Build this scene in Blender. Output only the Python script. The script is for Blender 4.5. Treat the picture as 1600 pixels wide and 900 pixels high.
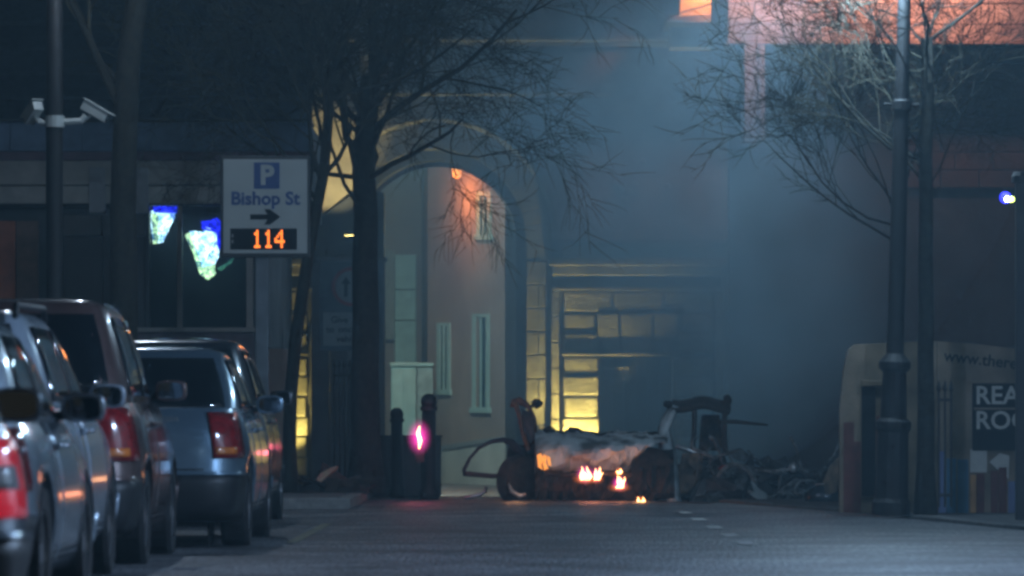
import bpy, bmesh, math, random
from mathutils import Vector, Matrix, noise

for o in list(bpy.data.objects):
    bpy.data.objects.remove(o, do_unlink=True)
scene = bpy.context.scene
COL = scene.collection
random.seed(7)

# ------------------------------------------------------------------ camera
FPX, CAMZ, HORY = 7500.0, 0.9, 665.0          # long lens, low tripod
cam_d = bpy.data.cameras.new('camera')
cam_d.sensor_width = 36.0
cam_d.lens = 36.0 * FPX / 1600.0
cam_d.shift_y = (HORY - 450.0) / 1600.0
cam_d.clip_start = 0.5
cam_d.clip_end = 2000
cam_d.dof.use_dof = True
cam_d.dof.focus_distance = 56.0
cam_d.dof.aperture_fstop = 4.5
cam = bpy.data.objects.new('camera', cam_d)
COL.objects.link(cam)
cam.location = (0, 0, CAMZ)
cam.rotation_euler = (math.radians(90), 0, 0)
scene.camera = cam

# ------------------------------------------------------------------ night sky, faint moonlight
world = bpy.data.worlds.new('World')
scene.world = world
world.use_nodes = True
wn = world.node_tree
wn.nodes.clear()
wo = wn.nodes.new('ShaderNodeOutputWorld')
wb = wn.nodes.new('ShaderNodeBackground')
ws = wn.nodes.new('ShaderNodeTexSky')
ws.sky_type = 'NISHITA'
ws.sun_disc = False
ws.sun_elevation = math.radians(22)
ws.sun_rotation = math.radians(200)
wb.inputs['Strength'].default_value = 0.003
wn.links.new(ws.outputs['Color'], wb.inputs['Color'])
wn.links.new(wb.outputs['Background'], wo.inputs['Surface'])
sun_d = bpy.data.lights.new('moon', 'SUN')
sun_d.energy = 0.012
sun_d.angle = math.radians(0.5)
sun_d.color = (0.8, 0.9, 1.0)
sun = bpy.data.objects.new('moon', sun_d)
COL.objects.link(sun)
sun.rotation_euler = (math.radians(68), 0, math.radians(-20))

# ------------------------------------------------------------------ picture
vs = scene.view_settings
vs.view_transform = 'Standard'
vs.look = 'None'
vs.exposure = 0.0
vs.gamma = 1.0
vs.use_curve_mapping = False
scene.render.engine = 'CYCLES'
cy = scene.cycles
cy.use_denoising = True
cy.denoiser = 'OPENIMAGEDENOISE'
cy.volume_bounces = 1
cy.max_bounces = 6
cy.diffuse_bounces = 2
cy.glossy_bounces = 3
cy.transmission_bounces = 4
cy.transparent_max_bounces = 8
cy.volume_step_rate = 6.0
cy.volume_max_steps = 48
cy.sample_clamp_indirect = 4.0
cy.sample_clamp_direct = 0.0
cy.caustics_reflective = False
cy.caustics_refractive = False
cy.filter_width = 3.0
cy.use_light_tree = True
cy.use_adaptive_sampling = True
cy.adaptive_threshold = 0.025
cy.adaptive_min_samples = 24


# ================================================================== helpers
def at(x, y, d):
    """photo pixel (1600x900) at distance d -> world point"""
    return Vector(((x - 800.0) * d / FPX, d, CAMZ + (HORY - y) * d / FPX))


def ground_z(d):
    if d < 58:
        return 0.0
    t = min(1.0, (d - 58) / 24.0)
    t = t * t * (3 - 2 * t)
    return -0.3 * t


MATS = {}


def mat(name, color, rough=0.6, metal=0.0, var=0.25, scale=6.0, bump=0.0, bscale=40.0,
        color2=None, coat=0.0, emis=None, estr=0.0, spec=0.5, trans=0.0):
    if name in MATS:
        return MATS[name]
    m = bpy.data.materials.new(name)
    m.use_nodes = True
    nt = m.node_tree
    b = nt.nodes['Principled BSDF']
    tc = nt.nodes.new('ShaderNodeTexCoord')
    nz = nt.nodes.new('ShaderNodeTexNoise')
    nz.inputs['Scale'].default_value = scale
    nz.inputs['Detail'].default_value = 6
    nt.links.new(tc.outputs['Object'], nz.inputs['Vector'])
    rp = nt.nodes.new('ShaderNodeValToRGB')
    c2 = color2 if color2 else tuple(max(0, c * (1 - var)) for c in color)
    c1 = color if color2 else tuple(min(1, c * (1 + var)) for c in color)
    rp.color_ramp.elements[0].position = 0.35
    rp.color_ramp.elements[1].position = 0.66
    rp.color_ramp.elements[0].color = (*c2, 1)
    rp.color_ramp.elements[1].color = (*c1, 1)
    nt.links.new(nz.outputs['Fac'], rp.inputs['Fac'])
    nt.links.new(rp.outputs['Color'], b.inputs['Base Color'])
    b.inputs['Roughness'].default_value = rough
    b.inputs['Metallic'].default_value = metal
    b.inputs['Specular IOR Level'].default_value = spec
    if coat:
        b.inputs['Coat Weight'].default_value = coat
        b.inputs['Coat Roughness'].default_value = 0.08
    if trans:
        b.inputs['Transmission Weight'].default_value = trans
    if emis:
        b.inputs['Emission Color'].default_value = (*emis, 1)
        b.inputs['Emission Strength'].default_value = estr
    if bump:
        n2 = nt.nodes.new('ShaderNodeTexNoise')
        n2.inputs['Scale'].default_value = bscale
        n2.inputs['Detail'].default_value = 8
        nt.links.new(tc.outputs['Object'], n2.inputs['Vector'])
        bp = nt.nodes.new('ShaderNodeBump')
        bp.inputs['Strength'].default_value = bump
        bp.inputs['Distance'].default_value = 0.02
        nt.links.new(n2.outputs['Fac'], bp.inputs['Height'])
        nt.links.new(bp.outputs['Normal'], b.inputs['Normal'])
    MATS[name] = m
    return m


def tag(o, label=None, cat=None, group=None, kind=None):
    if label:
        o['label'] = label
    if cat:
        o['category'] = cat
    if group:
        o['group'] = group
    if kind:
        o['kind'] = kind
    return o


def thing(name, loc, label, cat, group=None, rz=0.0):
    o = bpy.data.objects.new(name, None)
    o.empty_display_size = 0.2
    COL.objects.link(o)
    o.location = loc
    o.rotation_euler = (0, 0, rz)
    tag(o, label, cat, group)
    return o


class MB:
    """collects geometry in WORLD (or local) coordinates and links it as one mesh object"""

    def __init__(self):
        self.v, self.f = [], []

    def add(self, vs, fs):
        k = len(self.v)
        self.v += [tuple(p) for p in vs]
        self.f += [tuple(i + k for i in f) for f in fs]
        return self

    def box(self, a, b):
        x0, y0, z0 = a
        x1, y1, z1 = b
        return self.add([(x0, y0, z0), (x1, y0, z0), (x1, y1, z0), (x0, y1, z0),
                         (x0, y0, z1), (x1, y0, z1), (x1, y1, z1), (x0, y1, z1)],
                        [(0, 3, 2, 1), (4, 5, 6, 7), (0, 1, 5, 4), (1, 2, 6, 5), (2, 3, 7, 6), (3, 0, 4, 7)])

    def prism(self, pts, axis_vec):
        """closed polygon extruded along a vector"""
        n = len(pts)
        a = Vector(axis_vec)
        vs = [Vector(p) for p in pts] + [Vector(p) + a for p in pts]
        fs = [tuple(range(n))[::-1], tuple(range(n, 2 * n))]
        fs += [(i, (i + 1) % n, n + (i + 1) % n, n + i) for i in range(n)]
        return self.add(vs, fs)

    def tube(self, path, radii, sides=8, cap=True):
        path = [Vector(p) for p in path]
        if not hasattr(radii, '__len__'):
            radii = [radii] * len(path)
        vs, fs = [], []
        ref = None
        for i, p in enumerate(path):
            if i == 0:
                t = path[1] - path[0]
            elif i == len(path) - 1:
                t = path[-1] - path[-2]
            else:
                t = path[i + 1] - path[i - 1]
            if t.length < 1e-9:
                t = Vector((0, 0, 1))
            t.normalize()
            if ref is None:
                ref = Vector((1, 0, 0)) if abs(t.x) < 0.8 else Vector((0, 1, 0))
            u = (ref - t * ref.dot(t))
            if u.length < 1e-6:
                u = t.orthogonal()
            u.normalize()
            ref = u
            w = t.cross(u)
            for k in range(sides):
                a = 2 * math.pi * k / sides
                vs.append(p + (u * math.cos(a) + w * math.sin(a)) * radii[i])
        n = len(path)
        for i in range(n - 1):
            for k in range(sides):
                k2 = (k + 1) % sides
                fs.append((i * sides + k, i * sides + k2, (i + 1) * sides + k2, (i + 1) * sides + k))
        if cap:
            fs.append(tuple(range(sides))[::-1])
            fs.append(tuple(range((n - 1) * sides, n * sides)))
        return self.add(vs, fs)

    def lathe(self, prof, origin, sides=20, axis='z'):
        """prof: (radius, height) list"""
        o = Vector(origin)
        vs, fs = [], []
        for r, h in prof:
            for k in range(sides):
                a = 2 * math.pi * k / sides
                c, s = math.cos(a) * r, math.sin(a) * r
                if axis == 'z':
                    vs.append(o + Vector((c, s, h)))
                elif axis == 'x':
                    vs.append(o + Vector((h, c, s)))
                else:
                    vs.append(o + Vector((c, h, s)))
        n = len(prof)
        for i in range(n - 1):
            for k in range(sides):
                k2 = (k + 1) % sides
                fs.append((i * sides + k, i * sides + k2, (i + 1) * sides + k2, (i + 1) * sides + k))
        fs.append(tuple(range(sides))[::-1])
        fs.append(tuple(range((n - 1) * sides, n * sides)))
        return self.add(vs, fs)

    def grid(self, rows, closed=False):
        """rows: list of equally long point lists"""
        nr, nc = len(rows), len(rows[0])
        vs = [p for r in rows for p in r]
        fs = []
        for i in range(nr - 1):
            for j in range(nc if closed else nc - 1):
                j2 = (j + 1) % nc
                fs.append((i * nc + j, i * nc + j2, (i + 1) * nc + j2, (i + 1) * nc + j))
        return self.add(vs, fs)

    def build(self, name, m, parent=None, smooth=False, bevel=0.0, solid=0.0, local=False):
        me = bpy.data.meshes.new(name)
        off = Vector((0, 0, 0))
        if parent is not None and not local:
            inv = world_of(parent).inverted()
            vv = [tuple(inv @ Vector(p)) for p in self.v]
        else:
            vv = self.v
        me.from_pydata(vv, [], self.f)
        me.update()
        bm = bmesh.new()
        bm.from_mesh(me)
        bmesh.ops.recalc_face_normals(bm, faces=bm.faces)
        if bevel:
            bmesh.ops.bevel(bm, geom=[e for e in bm.edges], offset=bevel, segments=2, affect='EDGES',
                            profile=0.6, clamp_overlap=True)
        bm.to_mesh(me)
        bm.free()
        if smooth:
            for p in me.polygons:
                p.use_smooth = True
        me.materials.append(m)
        o = bpy.data.objects.new(name, me)
        COL.objects.link(o)
        if parent is not None:
            o.parent = parent
        if solid:
            md = o.modifiers.new('solid', 'SOLIDIFY')
            md.thickness = solid
            md.offset = -1
        return o


def world_of(o):
    mtx = Matrix.LocRotScale(o.location, o.rotation_euler, o.scale)
    if o.parent is not None:
        return world_of(o.parent) @ mtx
    return mtx


def copy_tree(o, parent=None):
    c = o.copy()
    COL.objects.link(c)
    c.parent = parent
    for ch in [q for q in COL.objects if q.parent == o]:
        copy_tree(ch, c)
    return c


def text_mesh(body, size, m, name, parent, loc, rot=(math.radians(90), 0, 0), extrude=0.002, align='CENTER', bold=0.0, local=True):
    cu = bpy.data.curves.new(name, 'FONT')
    cu.body = body
    cu.size = size
    cu.extrude = extrude
    cu.offset = bold
    cu.align_x = align
    cu.align_y = 'CENTER'
    cu.resolution_u = 3
    tmp = bpy.data.objects.new('tmp_text', cu)
    COL.objects.link(tmp)
    bpy.context.view_layer.update()
    me = bpy.data.meshes.new_from_object(tmp.evaluated_get(bpy.context.evaluated_depsgraph_get()))
    bpy.data.objects.remove(tmp, do_unlink=True)
    me.name = name
    me.materials.clear()
    me.materials.append(m)
    o = bpy.data.objects.new(name, me)
    COL.objects.link(o)
    o.parent = parent
    o.location = loc
    o.rotation_euler = rot
    return o


def lamp_light(name, loc, watts, color, radius=0.12, kind='POINT', parent=None, aim=None, spot=60, blend=0.5):
    ld = bpy.data.lights.new(name, kind)
    ld.energy = watts
    ld.color = color
    ld.shadow_soft_size = radius
    if kind == 'SPOT':
        ld.spot_size = math.radians(spot)
        ld.spot_blend = blend
    o = bpy.data.objects.new(name, ld)
    COL.objects.link(o)
    loc = Vector(loc)
    if aim is not None:
        o.rotation_euler = (Vector(aim) - loc).to_track_quat('-Z', 'Y').to_euler()
    if parent is not None:
        o.parent = parent
        loc = world_of(parent).inverted() @ loc
    o.location = loc
    return o


# ------------------------------------------------------------------ materials
M_GROUND = mat('ground_dark', (0.05, 0.05, 0.05), 0.95, bump=0.4, bscale=3)


def road_material():
    m = bpy.data.materials.new('asphalt')
    m.use_nodes = True
    nt = m.node_tree
    b = nt.nodes['Principled BSDF']
    tc = nt.nodes.new('ShaderNodeTexCoord')

    def nz(scale, det=8):
        n = nt.nodes.new('ShaderNodeTexNoise')
        n.inputs['Scale'].default_value = scale
        n.inputs['Detail'].default_value = det
        nt.links.new(tc.outputs['Object'], n.inputs['Vector'])
        return n
    big = nz(0.9)
    fine = nz(1.0)
    mpg = nt.nodes.new('ShaderNodeMapping')
    mpg.inputs['Scale'].default_value = (42, 2.6, 1)
    nt.links.new(tc.outputs['Object'], mpg.inputs['Vector'])
    nt.links.new(mpg.outputs['Vector'], fine.inputs['Vector'])
    r1 = nt.nodes.new('ShaderNodeValToRGB')
    r1.color_ramp.elements[0].color = (0.035, 0.036, 0.039, 1)
    r1.color_ramp.elements[1].color = (0.12, 0.122, 0.128, 1)
    r1.color_ramp.elements[0].position = 0.38
    r1.color_ramp.elements[1].position = 0.62
    nt.links.new(big.outputs['Fac'], r1.inputs['Fac'])
    r2 = nt.nodes.new('ShaderNodeValToRGB')
    r2.color_ramp.elements[0].color = (0.3, 0.3, 0.3, 1)
    r2.color_ramp.elements[1].color = (2.6, 2.6, 2.7, 1)
    r2.color_ramp.elements[0].position = 0.35
    r2.color_ramp.elements[1].position = 0.72
    nt.links.new(fine.outputs['Fac'], r2.inputs['Fac'])
    mx = nt.nodes.new('ShaderNodeMix')
    mx.data_type = 'RGBA'
    mx.blend_type = 'MULTIPLY'
    mx.inputs['Factor'].default_value = 1
    nt.links.new(r1.outputs['Color'], mx.inputs['A'])
    nt.links.new(r2.outputs['Color'], mx.inputs['B'])
    nt.links.new(mx.outputs['Result'], b.inputs['Base Color'])
    b.inputs['Roughness'].default_value = 0.5
    bp = nt.nodes.new('ShaderNodeBump')
    bp.inputs['Strength'].default_value = 0.7
    bp.inputs['Distance'].default_value = 0.012
    nt.links.new(fine.outputs['Fac'], bp.inputs['Height'])
    nt.links.new(bp.outputs['Normal'], b.inputs['Normal'])
    return m


M_ROAD = road_material()
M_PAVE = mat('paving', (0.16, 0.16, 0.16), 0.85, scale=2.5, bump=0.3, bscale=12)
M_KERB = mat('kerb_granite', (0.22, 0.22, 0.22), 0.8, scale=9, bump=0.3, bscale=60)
M_PAINT = mat('road_paint', (0.62, 0.62, 0.60), 0.75, scale=9, color2=(.30, .30, .30))
M_YPAINT = mat('yellow_paint', (0.20, 0.19, 0.12), 0.7, var=0.35, scale=9)
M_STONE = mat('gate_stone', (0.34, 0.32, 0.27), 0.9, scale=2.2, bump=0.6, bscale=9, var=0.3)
M_STONE2 = mat('rusticated_stone', (0.42, 0.39, 0.30), 0.9, scale=3.5, bump=0.8, bscale=14, var=0.28)
M_STONED = mat('joint_mortar', (0.10, 0.095, 0.085), 0.95, scale=5)
M_PINK = mat('pink_render', (0.44, 0.34, 0.29), 0.85, scale=1.1, bump=0.3, bscale=15, color2=(.33, .25, .22))
M_WHITEW = mat('white_render', (0.66, 0.66, 0.62), 0.8, scale=1.5, bump=0.1, bscale=25, var=0.12)
M_TEALF = mat('window_frame_pale', (0.46, 0.66, 0.63), 0.5, var=0.1)
M_GLASSD = mat('window_glass_dark', (0.012, 0.016, 0.018), 0.08, spec=0.6, var=0.1)
M_IRON = mat('black_iron', (0.007, 0.007, 0.008), 0.65, scale=10, bump=0.15)
M_BARK = mat('tree_bark', (0.02, 0.019, 0.014), 0.95, scale=14, bump=0.8, bscale=22, var=0.4)
M_TWIG = mat('tree_twig', (0.045, 0.042, 0.028), 0.9, scale=5, var=0.4)
M_GREYP = mat('grey_paint', (0.30, 0.33, 0.35), 0.5, var=0.12)
M_SIGNW = mat('sign_white', (0.29, 0.32, 0.32), 0.28, var=0.06, scale=2)
M_SIGNB = mat('sign_blue', (0.02, 0.05, 0.16), 0.35, var=0.1)
M_SIGNK = mat('sign_black', (0.006, 0.006, 0.008), 0.8, var=0.1, spec=.2)
M_SIGNR = mat('sign_red', (0.35, 0.03, 0.03), 0.4, var=0.1)
M_LED = mat('led_orange', (0.4, 0.08, 0.01), 0.5, emis=(1.0, 0.20, 0.02), estr=2.4)
M_TYRE = mat('tyre_rubber', (0.012, 0.012, 0.013), 0.85, bump=0.3, bscale=60)
M_RIM = mat('wheel_alloy', (0.32, 0.33, 0.35), 0.35, metal=0.8, var=0.1)
M_CARGLASS = mat('car_glass', (0.006, 0.009, 0.012), 0.03, spec=0.8, var=0.1)
M_TRIM = mat('black_trim', (0.014, 0.015, 0.017), 0.5, var=0.15)
M_REDLENS = mat('red_lens', (0.22, 0.008, 0.012), 0.15, coat=0.8, var=0.25, scale=20)
M_REDGLINT = mat('red_lens_glint', (0.3, 0.01, 0.02), 0.15, coat=0.8, emis=(1.0, .03, .07), estr=.38, scale=20)  # emission paints the retroreflection in the nearest car's tail lens
M_CLEARLENS = mat('clear_lens', (0.65, 0.65, 0.68), 0.12, coat=0.8, var=0.15, scale=18)
M_AMBER = mat('amber_lens', (0.6, 0.16, 0.02), 0.15, coat=0.8)
M_PLATEY = mat('plate_yellow', (0.55, 0.42, 0.03), 0.4)
M_PLATEW = mat('plate_white', (0.6, 0.6, 0.6), 0.4)
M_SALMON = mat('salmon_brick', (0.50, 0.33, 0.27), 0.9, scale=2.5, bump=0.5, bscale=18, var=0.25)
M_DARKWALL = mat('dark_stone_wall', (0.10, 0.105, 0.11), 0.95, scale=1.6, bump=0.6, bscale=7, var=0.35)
M_DARKER = mat('dark_grey_wall', (.035, .038, .042), .95, scale=1.6, bump=.5, bscale=7)  # deeper grey than the dark stone wall
M_SLATE = mat('shop_fascia_blue', (0.14, 0.22, 0.34), 0.6, var=0.15)
M_FASCP = mat('shop_band_plum', (0.16, 0.10, 0.13), 0.7, var=0.15)
M_FASCC = mat('shop_band_cream', (0.40, 0.40, 0.36), 0.7, var=0.12)
M_ORANGE = mat('orange_door', (0.36, 0.10, 0.035), 0.6, var=0.2)
M_CHAR = mat('charred_metal', (0.018, 0.016, 0.015), 0.85, scale=12, bump=0.8, bscale=25, color2=(0.05, 0.035, 0.028))
M_RUST = mat('rusted_metal', (0.24, 0.11, 0.06), 0.9, scale=9, bump=0.6, bscale=30, color2=(0.09, 0.04, 0.03))
M_ASH = mat('ash_grey_panel', (0.52, 0.58, 0.60), 0.75, scale=4.5, bump=0.5, bscale=18, color2=(0.22, 0.26, 0.27))
M_BONNET = mat('scorched_bonnet', (0.58, 0.64, 0.66), 0.7, scale=3.2, bump=0.7, bscale=14, color2=(0.10, 0.11, 0.11))
_rp = [n for n in M_BONNET.node_tree.nodes if n.type == 'VALTORGB'][0]
_rp.color_ramp.elements[0].position, _rp.color_ramp.elements[1].position = .38, .56
M_BARE = mat('bare_metal', (0.45, 0.47, 0.48), 0.4, metal=0.6, scale=10, var=0.3)
M_TAN = mat('tan_upholstery', (0.26, 0.17, 0.11), 0.9, scale=8, bump=0.5, color2=(0.08, 0.06, 0.05))
M_FLAME = mat('flame_core', (1, 0.5, 0.2), 0.5, emis=(1.0, 0.42, 0.16), estr=9.0)
M_FLAMEM = mat('flame_magenta', (1, 0.2, 0.6), 0.5, emis=(1.0, 0.07, 0.45), estr=2.6)
M_EMBER = mat('ember_amber', (1, 0.4, 0.1), 0.5, emis=(1.0, 0.33, 0.05), estr=1.1, scale=22)

# ================================================================== ground, road, pavements
mb = MB()
xs = [-90, -60, -30, -12, 12, 30, 60, 90]
ys = [-30, 0, 20, 40, 58, 64, 70, 76, 82, 90, 110, 140, 170]
mb.grid([[(x, y, ground_z(y) - 0.06) for x in xs] for y in ys])
tag(mb.build('ground', M_GROUND), kind='structure')

# the right kerb line swings to the left as the street narrows towards the gate
KR = [(5.9, -10), (5.75, 15), (5.2, 30), (4.42, 41), (3.55, 49), (2.75, 54), (2.2, 58), (1.6, 66), (1.1, 76), (0.2, 85), (0.1, 110)]
KL = [(-4.6, -10), (-4.6, 52.0), (-1.75, 52.0), (-1.75, 60), (-2.4, 70), (-3.0, 85), (-3.0, 110)]


def kx(poly, d, side):
    best = None
    for (x0, y0), (x1, y1) in zip(poly, poly[1:]):
        if y0 <= d <= y1 and y1 > y0:
            t = (d - y0) / (y1 - y0)
            best = x0 + (x1 - x0) * t
    return best


mb = MB()
rows = []
d = -10.0
ds = []
while d < 110:
    ds.append(d)
    d += 2.0
for d in ds:
    r = kx(KR, d, 1)
    l = -4.6 if d < 52 else kx(KL, d, -1)
    l -= 0.02
    r += 0.02
    rows.append([(l + (r - l) * k / 10.0, d, ground_z(d) + 0.02 * math.sin(math.pi * k / 10.0) * (1 if d < 60 else 0.5)) for k in range(11)])
mb.grid(rows)
tag(mb.build('road', M_ROAD, smooth=True), kind='structure')

# pavements (0.11 m step)
PH = 0.11
PHR = 0.035


def pavement(name, edge, out_x):
    mb = MB()
    rows = []
    for (x, y) in edge:
        rows.append([(x, y, ground_z(y) + PHR), (out_x, y, ground_z(y) + PHR)])
    mb.grid(rows)
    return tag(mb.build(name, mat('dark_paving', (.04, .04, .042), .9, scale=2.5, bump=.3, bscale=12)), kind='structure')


def densify(poly, step):
    out = []
    for (x0, y0), (x1, y1) in zip(poly, poly[1:]):
        n = max(1, int(math.hypot(x1 - x0, y1 - y0) / step))
        for k in range(n):
            t = k / n
            out.append((x0 + (x1 - x0) * t, y0 + (y1 - y0) * t))
    out.append(poly[-1])
    return out


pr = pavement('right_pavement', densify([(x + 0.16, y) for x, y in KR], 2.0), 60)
pl1 = MB()
pl1.grid([[(-60, y, ground_z(y) + PH), (-4.76, y, ground_z(y) + PH)] for y in (-10, 20, 52.16)])
pl1.grid([[(-60, y, ground_z(y) + PH), ((-1.91 if y <= 60 else kx(KL, y, -1) - 0.16), y, ground_z(y) + PH)] for y in (52.16, 56, 60, 64, 68, 72, 76, 80, 85, 95, 110)])
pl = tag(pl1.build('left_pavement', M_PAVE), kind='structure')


def kerb_stones(poly, side, parent, d0, d1, PH=0.11, mk=None):
    pts = densify(poly, 0.92)
    for (x0, y0), (x1, y1) in zip(pts, pts[1:]):
        if not (d0 <= y0 <= d1):
            continue
        a = Vector((x0, y0, 0))
        b = Vector((x1, y1, 0))
        t = (b - a).normalized()
        nrm = Vector((t.y, -t.x, 0)) * side
        a2, b2 = a + t * 0.006, b - t * 0.006
        z0, z1 = ground_z(y0), ground_z(y1)
        jz = random.uniform(-0.004, 0.006)
        m = MB()
        m.prism([a2 + Vector((0, 0, z0 - 0.1)), b2 + Vector((0, 0, z1 - 0.1)), b2 + Vector((0, 0, z1 + PH + jz)), a2 + Vector((0, 0, z0 + PH + jz))], nrm * 0.155)
        m.build('kerb_stone', mk or M_KERB, parent, bevel=0.012)


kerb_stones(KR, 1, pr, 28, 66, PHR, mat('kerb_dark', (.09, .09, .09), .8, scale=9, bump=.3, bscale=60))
kerb_stones([(-4.6, 44), (-4.6, 52.0)], -1, pl, 40, 60)
kerb_stones([(-4.44, 52.0), (-1.75, 52.0)], -1, pl, 40, 60)
kerb_stones([(-1.75, 52.16), (-1.75, 60), (-2.4, 70)], -1, pl, 40, 70)

# painted centre line and bay line
for i, d in enumerate((35.4, 38.0, 41.0, 44.5, 48.0)):
    w = 0.06
    m = MB()
    zz = 0.024 + 0.0
    L = 1.0
    m.add([(1.75 - w, d, 0), (1.75 + w, d, 0), (1.75 + w, d + L, 0), (1.75 - w, d + L, 0)], [(0, 1, 2, 3)])
    o = m.build('lane_marking', M_PAINT)
    o.location.z = 0.0235
    tag(o, kind='structure')
m = MB()
m.add([(-1.70, 36, 0), (-1.61, 36, 0), (-1.61, 43, 0), (-1.70, 43, 0)], [(0, 1, 2, 3)])
o = m.build('bay_marking', M_YPAINT)
o.location.z = 0.022
tag(o, kind='structure')


# ================================================================== city gate at 86 m
GD = 86.0
GS = FPX / GD
GC = (680 - 800) / GS            # centre of the main arch
GZ0 = -0.35
SPR = CAMZ + (665 - 375) / GS    # springing
R_IN, R_MID, R_OUT = 1.45, 1.62, 2.09


def gz(y):
    return CAMZ + (665 - y) / GS


def gx(x):
    return (x - 800) / GS


gate = thing('city_gate', (GC, GD, GZ0), 'pale stone triumphal city gate with one tall central archway, half hidden in smoke', 'gate')
TOPZ = 11.5
DEP = 2.6


def arch_wall(R, y0, y1, half, ztop, name, m, zbase=GZ0, seg=28):
    """wall slab with an arched opening"""
    mb = MB()
    pts_in = [(R, zbase)] + [(R * math.cos(a), SPR + R * math.sin(a)) for a in [math.pi * k / seg for k in range(seg + 1)]] + [(-R, zbase)]
    outer = []
    for (x, z) in pts_in:
        if z <= SPR + 1e-6:
            outer.append((half if x > 0 else -half, z))
        else:
            ang = math.atan2(z - SPR, x)
            c, s = math.cos(ang), math.sin(ang)
            t = min(half / max(abs(c), 1e-6), (ztop - SPR) / max(s, 1e-6))
            outer.append((c * t, SPR + s * t))
    for yy in (y0, y1):
        mb.grid([[(GC + x, yy, z) for x, z in pts_in], [(GC + x, yy, z) for x, z in outer]])
    mb.grid([[(GC + x, y0, z) for x, z in pts_in], [(GC + x, y1, z) for x, z in pts_in]])
    return mb.build(name, m, gate)


arch_wall(R_MID + 0.02, GD + 0.06, GD + 0.5, 2.05, 6.5, 'arch_front_order', M_STONE)
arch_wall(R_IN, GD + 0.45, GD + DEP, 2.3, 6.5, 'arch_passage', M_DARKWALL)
# pier faces either side of the arch, below the springing, as coursed stones
for sgn in (-1, 1):
    z = GZ0
    k = 0
    while z < SPR - 0.05:
        h = min(0.42, SPR - z)
        split = (k % 2 == 0)
        xs_ = [R_MID, 1.84 if split else 1.9, R_OUT] if split else [R_MID, R_OUT]
        for xa, xb in zip(xs_, xs_[1:]):
            a, b = sorted((GC + sgn * (xa + 0.008), GC + sgn * (xb - 0.008)))
            MB().box((a, GD - 0.02 - 0.015 * random.random(), z + 0.008), (b, GD + 0.1, z + h - 0.008)).build('pier_stone', M_STONE, gate, bevel=0.018)
        z += h
        k += 1
# voussoirs
NV = 21
for k in range(NV):
    a0 = math.pi * k / NV + 0.004
    a1 = math.pi * (k + 1) / NV - 0.004
    key = (k == NV // 2)
    ro = R_OUT + (0.2 if key else 0)
    pr_ = 0.09 if key else 0.02 + 0.02 * random.random()
    pts = []
    for a in (a0, (a0 + a1) / 2, a1):
        pts.append((GC + ro * math.cos(a), GD - pr_, SPR + ro * math.sin(a)))
    for a in (a1, (a0 + a1) / 2, a0):
        pts.append((GC + R_MID * math.cos(a), GD - pr_, SPR + R_MID * math.sin(a)))
    MB().prism(pts, (0, 0.14 + pr_, 0)).build('keystone' if key else 'voussoir', M_STONE, gate, bevel=0.014)
# hood moulding over the voussoirs
m = MB()
rows = []
for k in range(33):
    a = math.pi * k / 32
    c, s = math.cos(a), math.sin(a)
    rows.append([(GC + r * c, GD + yo, SPR + r * s) for r, yo in ((2.10, 0.1), (2.10, -0.06), (2.16, -0.1), (2.22, -0.06), (2.22, 0.1))])
m.grid(rows)
m.build('hood_moulding', M_STONE, gate)

# spandrel walling around the arch in large blocks, and attic above
half_gate = 6.7
SIDE0 = gx(858) - GC      # where the side gateways start, measured from the centre
rows_z = [SPR + 0.0 + 0.48 * k for k in range(0, 15)]
m = MB()
seg = 24
ring = [(2.22 * math.cos(math.pi * k / seg), SPR + 2.22 * math.sin(math.pi * k / seg)) for k in range(seg + 1)]
outr = []
for x, z in ring:
    ang = math.atan2(z - SPR, x)
    c, s = math.cos(ang), max(1e-6, math.sin(ang))
    t = min(half_gate / max(abs(c), 1e-6), (gz(150) - SPR) / s)
    outr.append((c * t, SPR + s * t))
m.grid([[(GC + x, GD + 0.05, z) for x, z in ring], [(GC + x, GD + 0.05, z) for x, z in outr]])
m.build('spandrel_wall', M_STONE, gate)
MB().box((GC - half_gate, GD + 0.1, gz(150)), (GC + half_gate, GD + DEP, TOPZ)).build('attic_wall', M_STONE, gate)
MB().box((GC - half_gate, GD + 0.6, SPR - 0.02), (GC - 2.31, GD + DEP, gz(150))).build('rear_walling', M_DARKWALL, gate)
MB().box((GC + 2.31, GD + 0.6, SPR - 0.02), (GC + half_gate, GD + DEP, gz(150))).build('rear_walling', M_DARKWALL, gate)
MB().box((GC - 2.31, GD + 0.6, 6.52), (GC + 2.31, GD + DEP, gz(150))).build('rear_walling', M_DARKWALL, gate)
# string courses and cornice
for (ya, yb, pro, hw) in ((143, 150, 0.22, 3.2), (58, 66, 0.3, half_gate), (66, 74, 0.16, half_gate)):
    MB().box((GC - hw, GD - pro, gz(yb)), (GC + hw, GD + 0.1, gz(ya))).build('string_course', M_STONE, gate, bevel=0.02)
# carved keystone head and swag above the right gateway (seen as pale flecks)
for (x, y, r) in ((970, 290, .11), (982, 300, .08), (958, 284, .07), (1005, 252, .07), (1043, 290, .06), (992, 288, .07), (975, 312, .07)):
    m = MB()
    m.lathe([(r * .3, -r * .7), (r * .8, -r * .4), (r, 0), (r * .8, r * .5), (r * .3, r * .8)], (gx(x), GD + 0.02, gz(y)), 8, 'y')
    m.build('carved_boss', M_STONE, gate, smooth=True)


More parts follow.
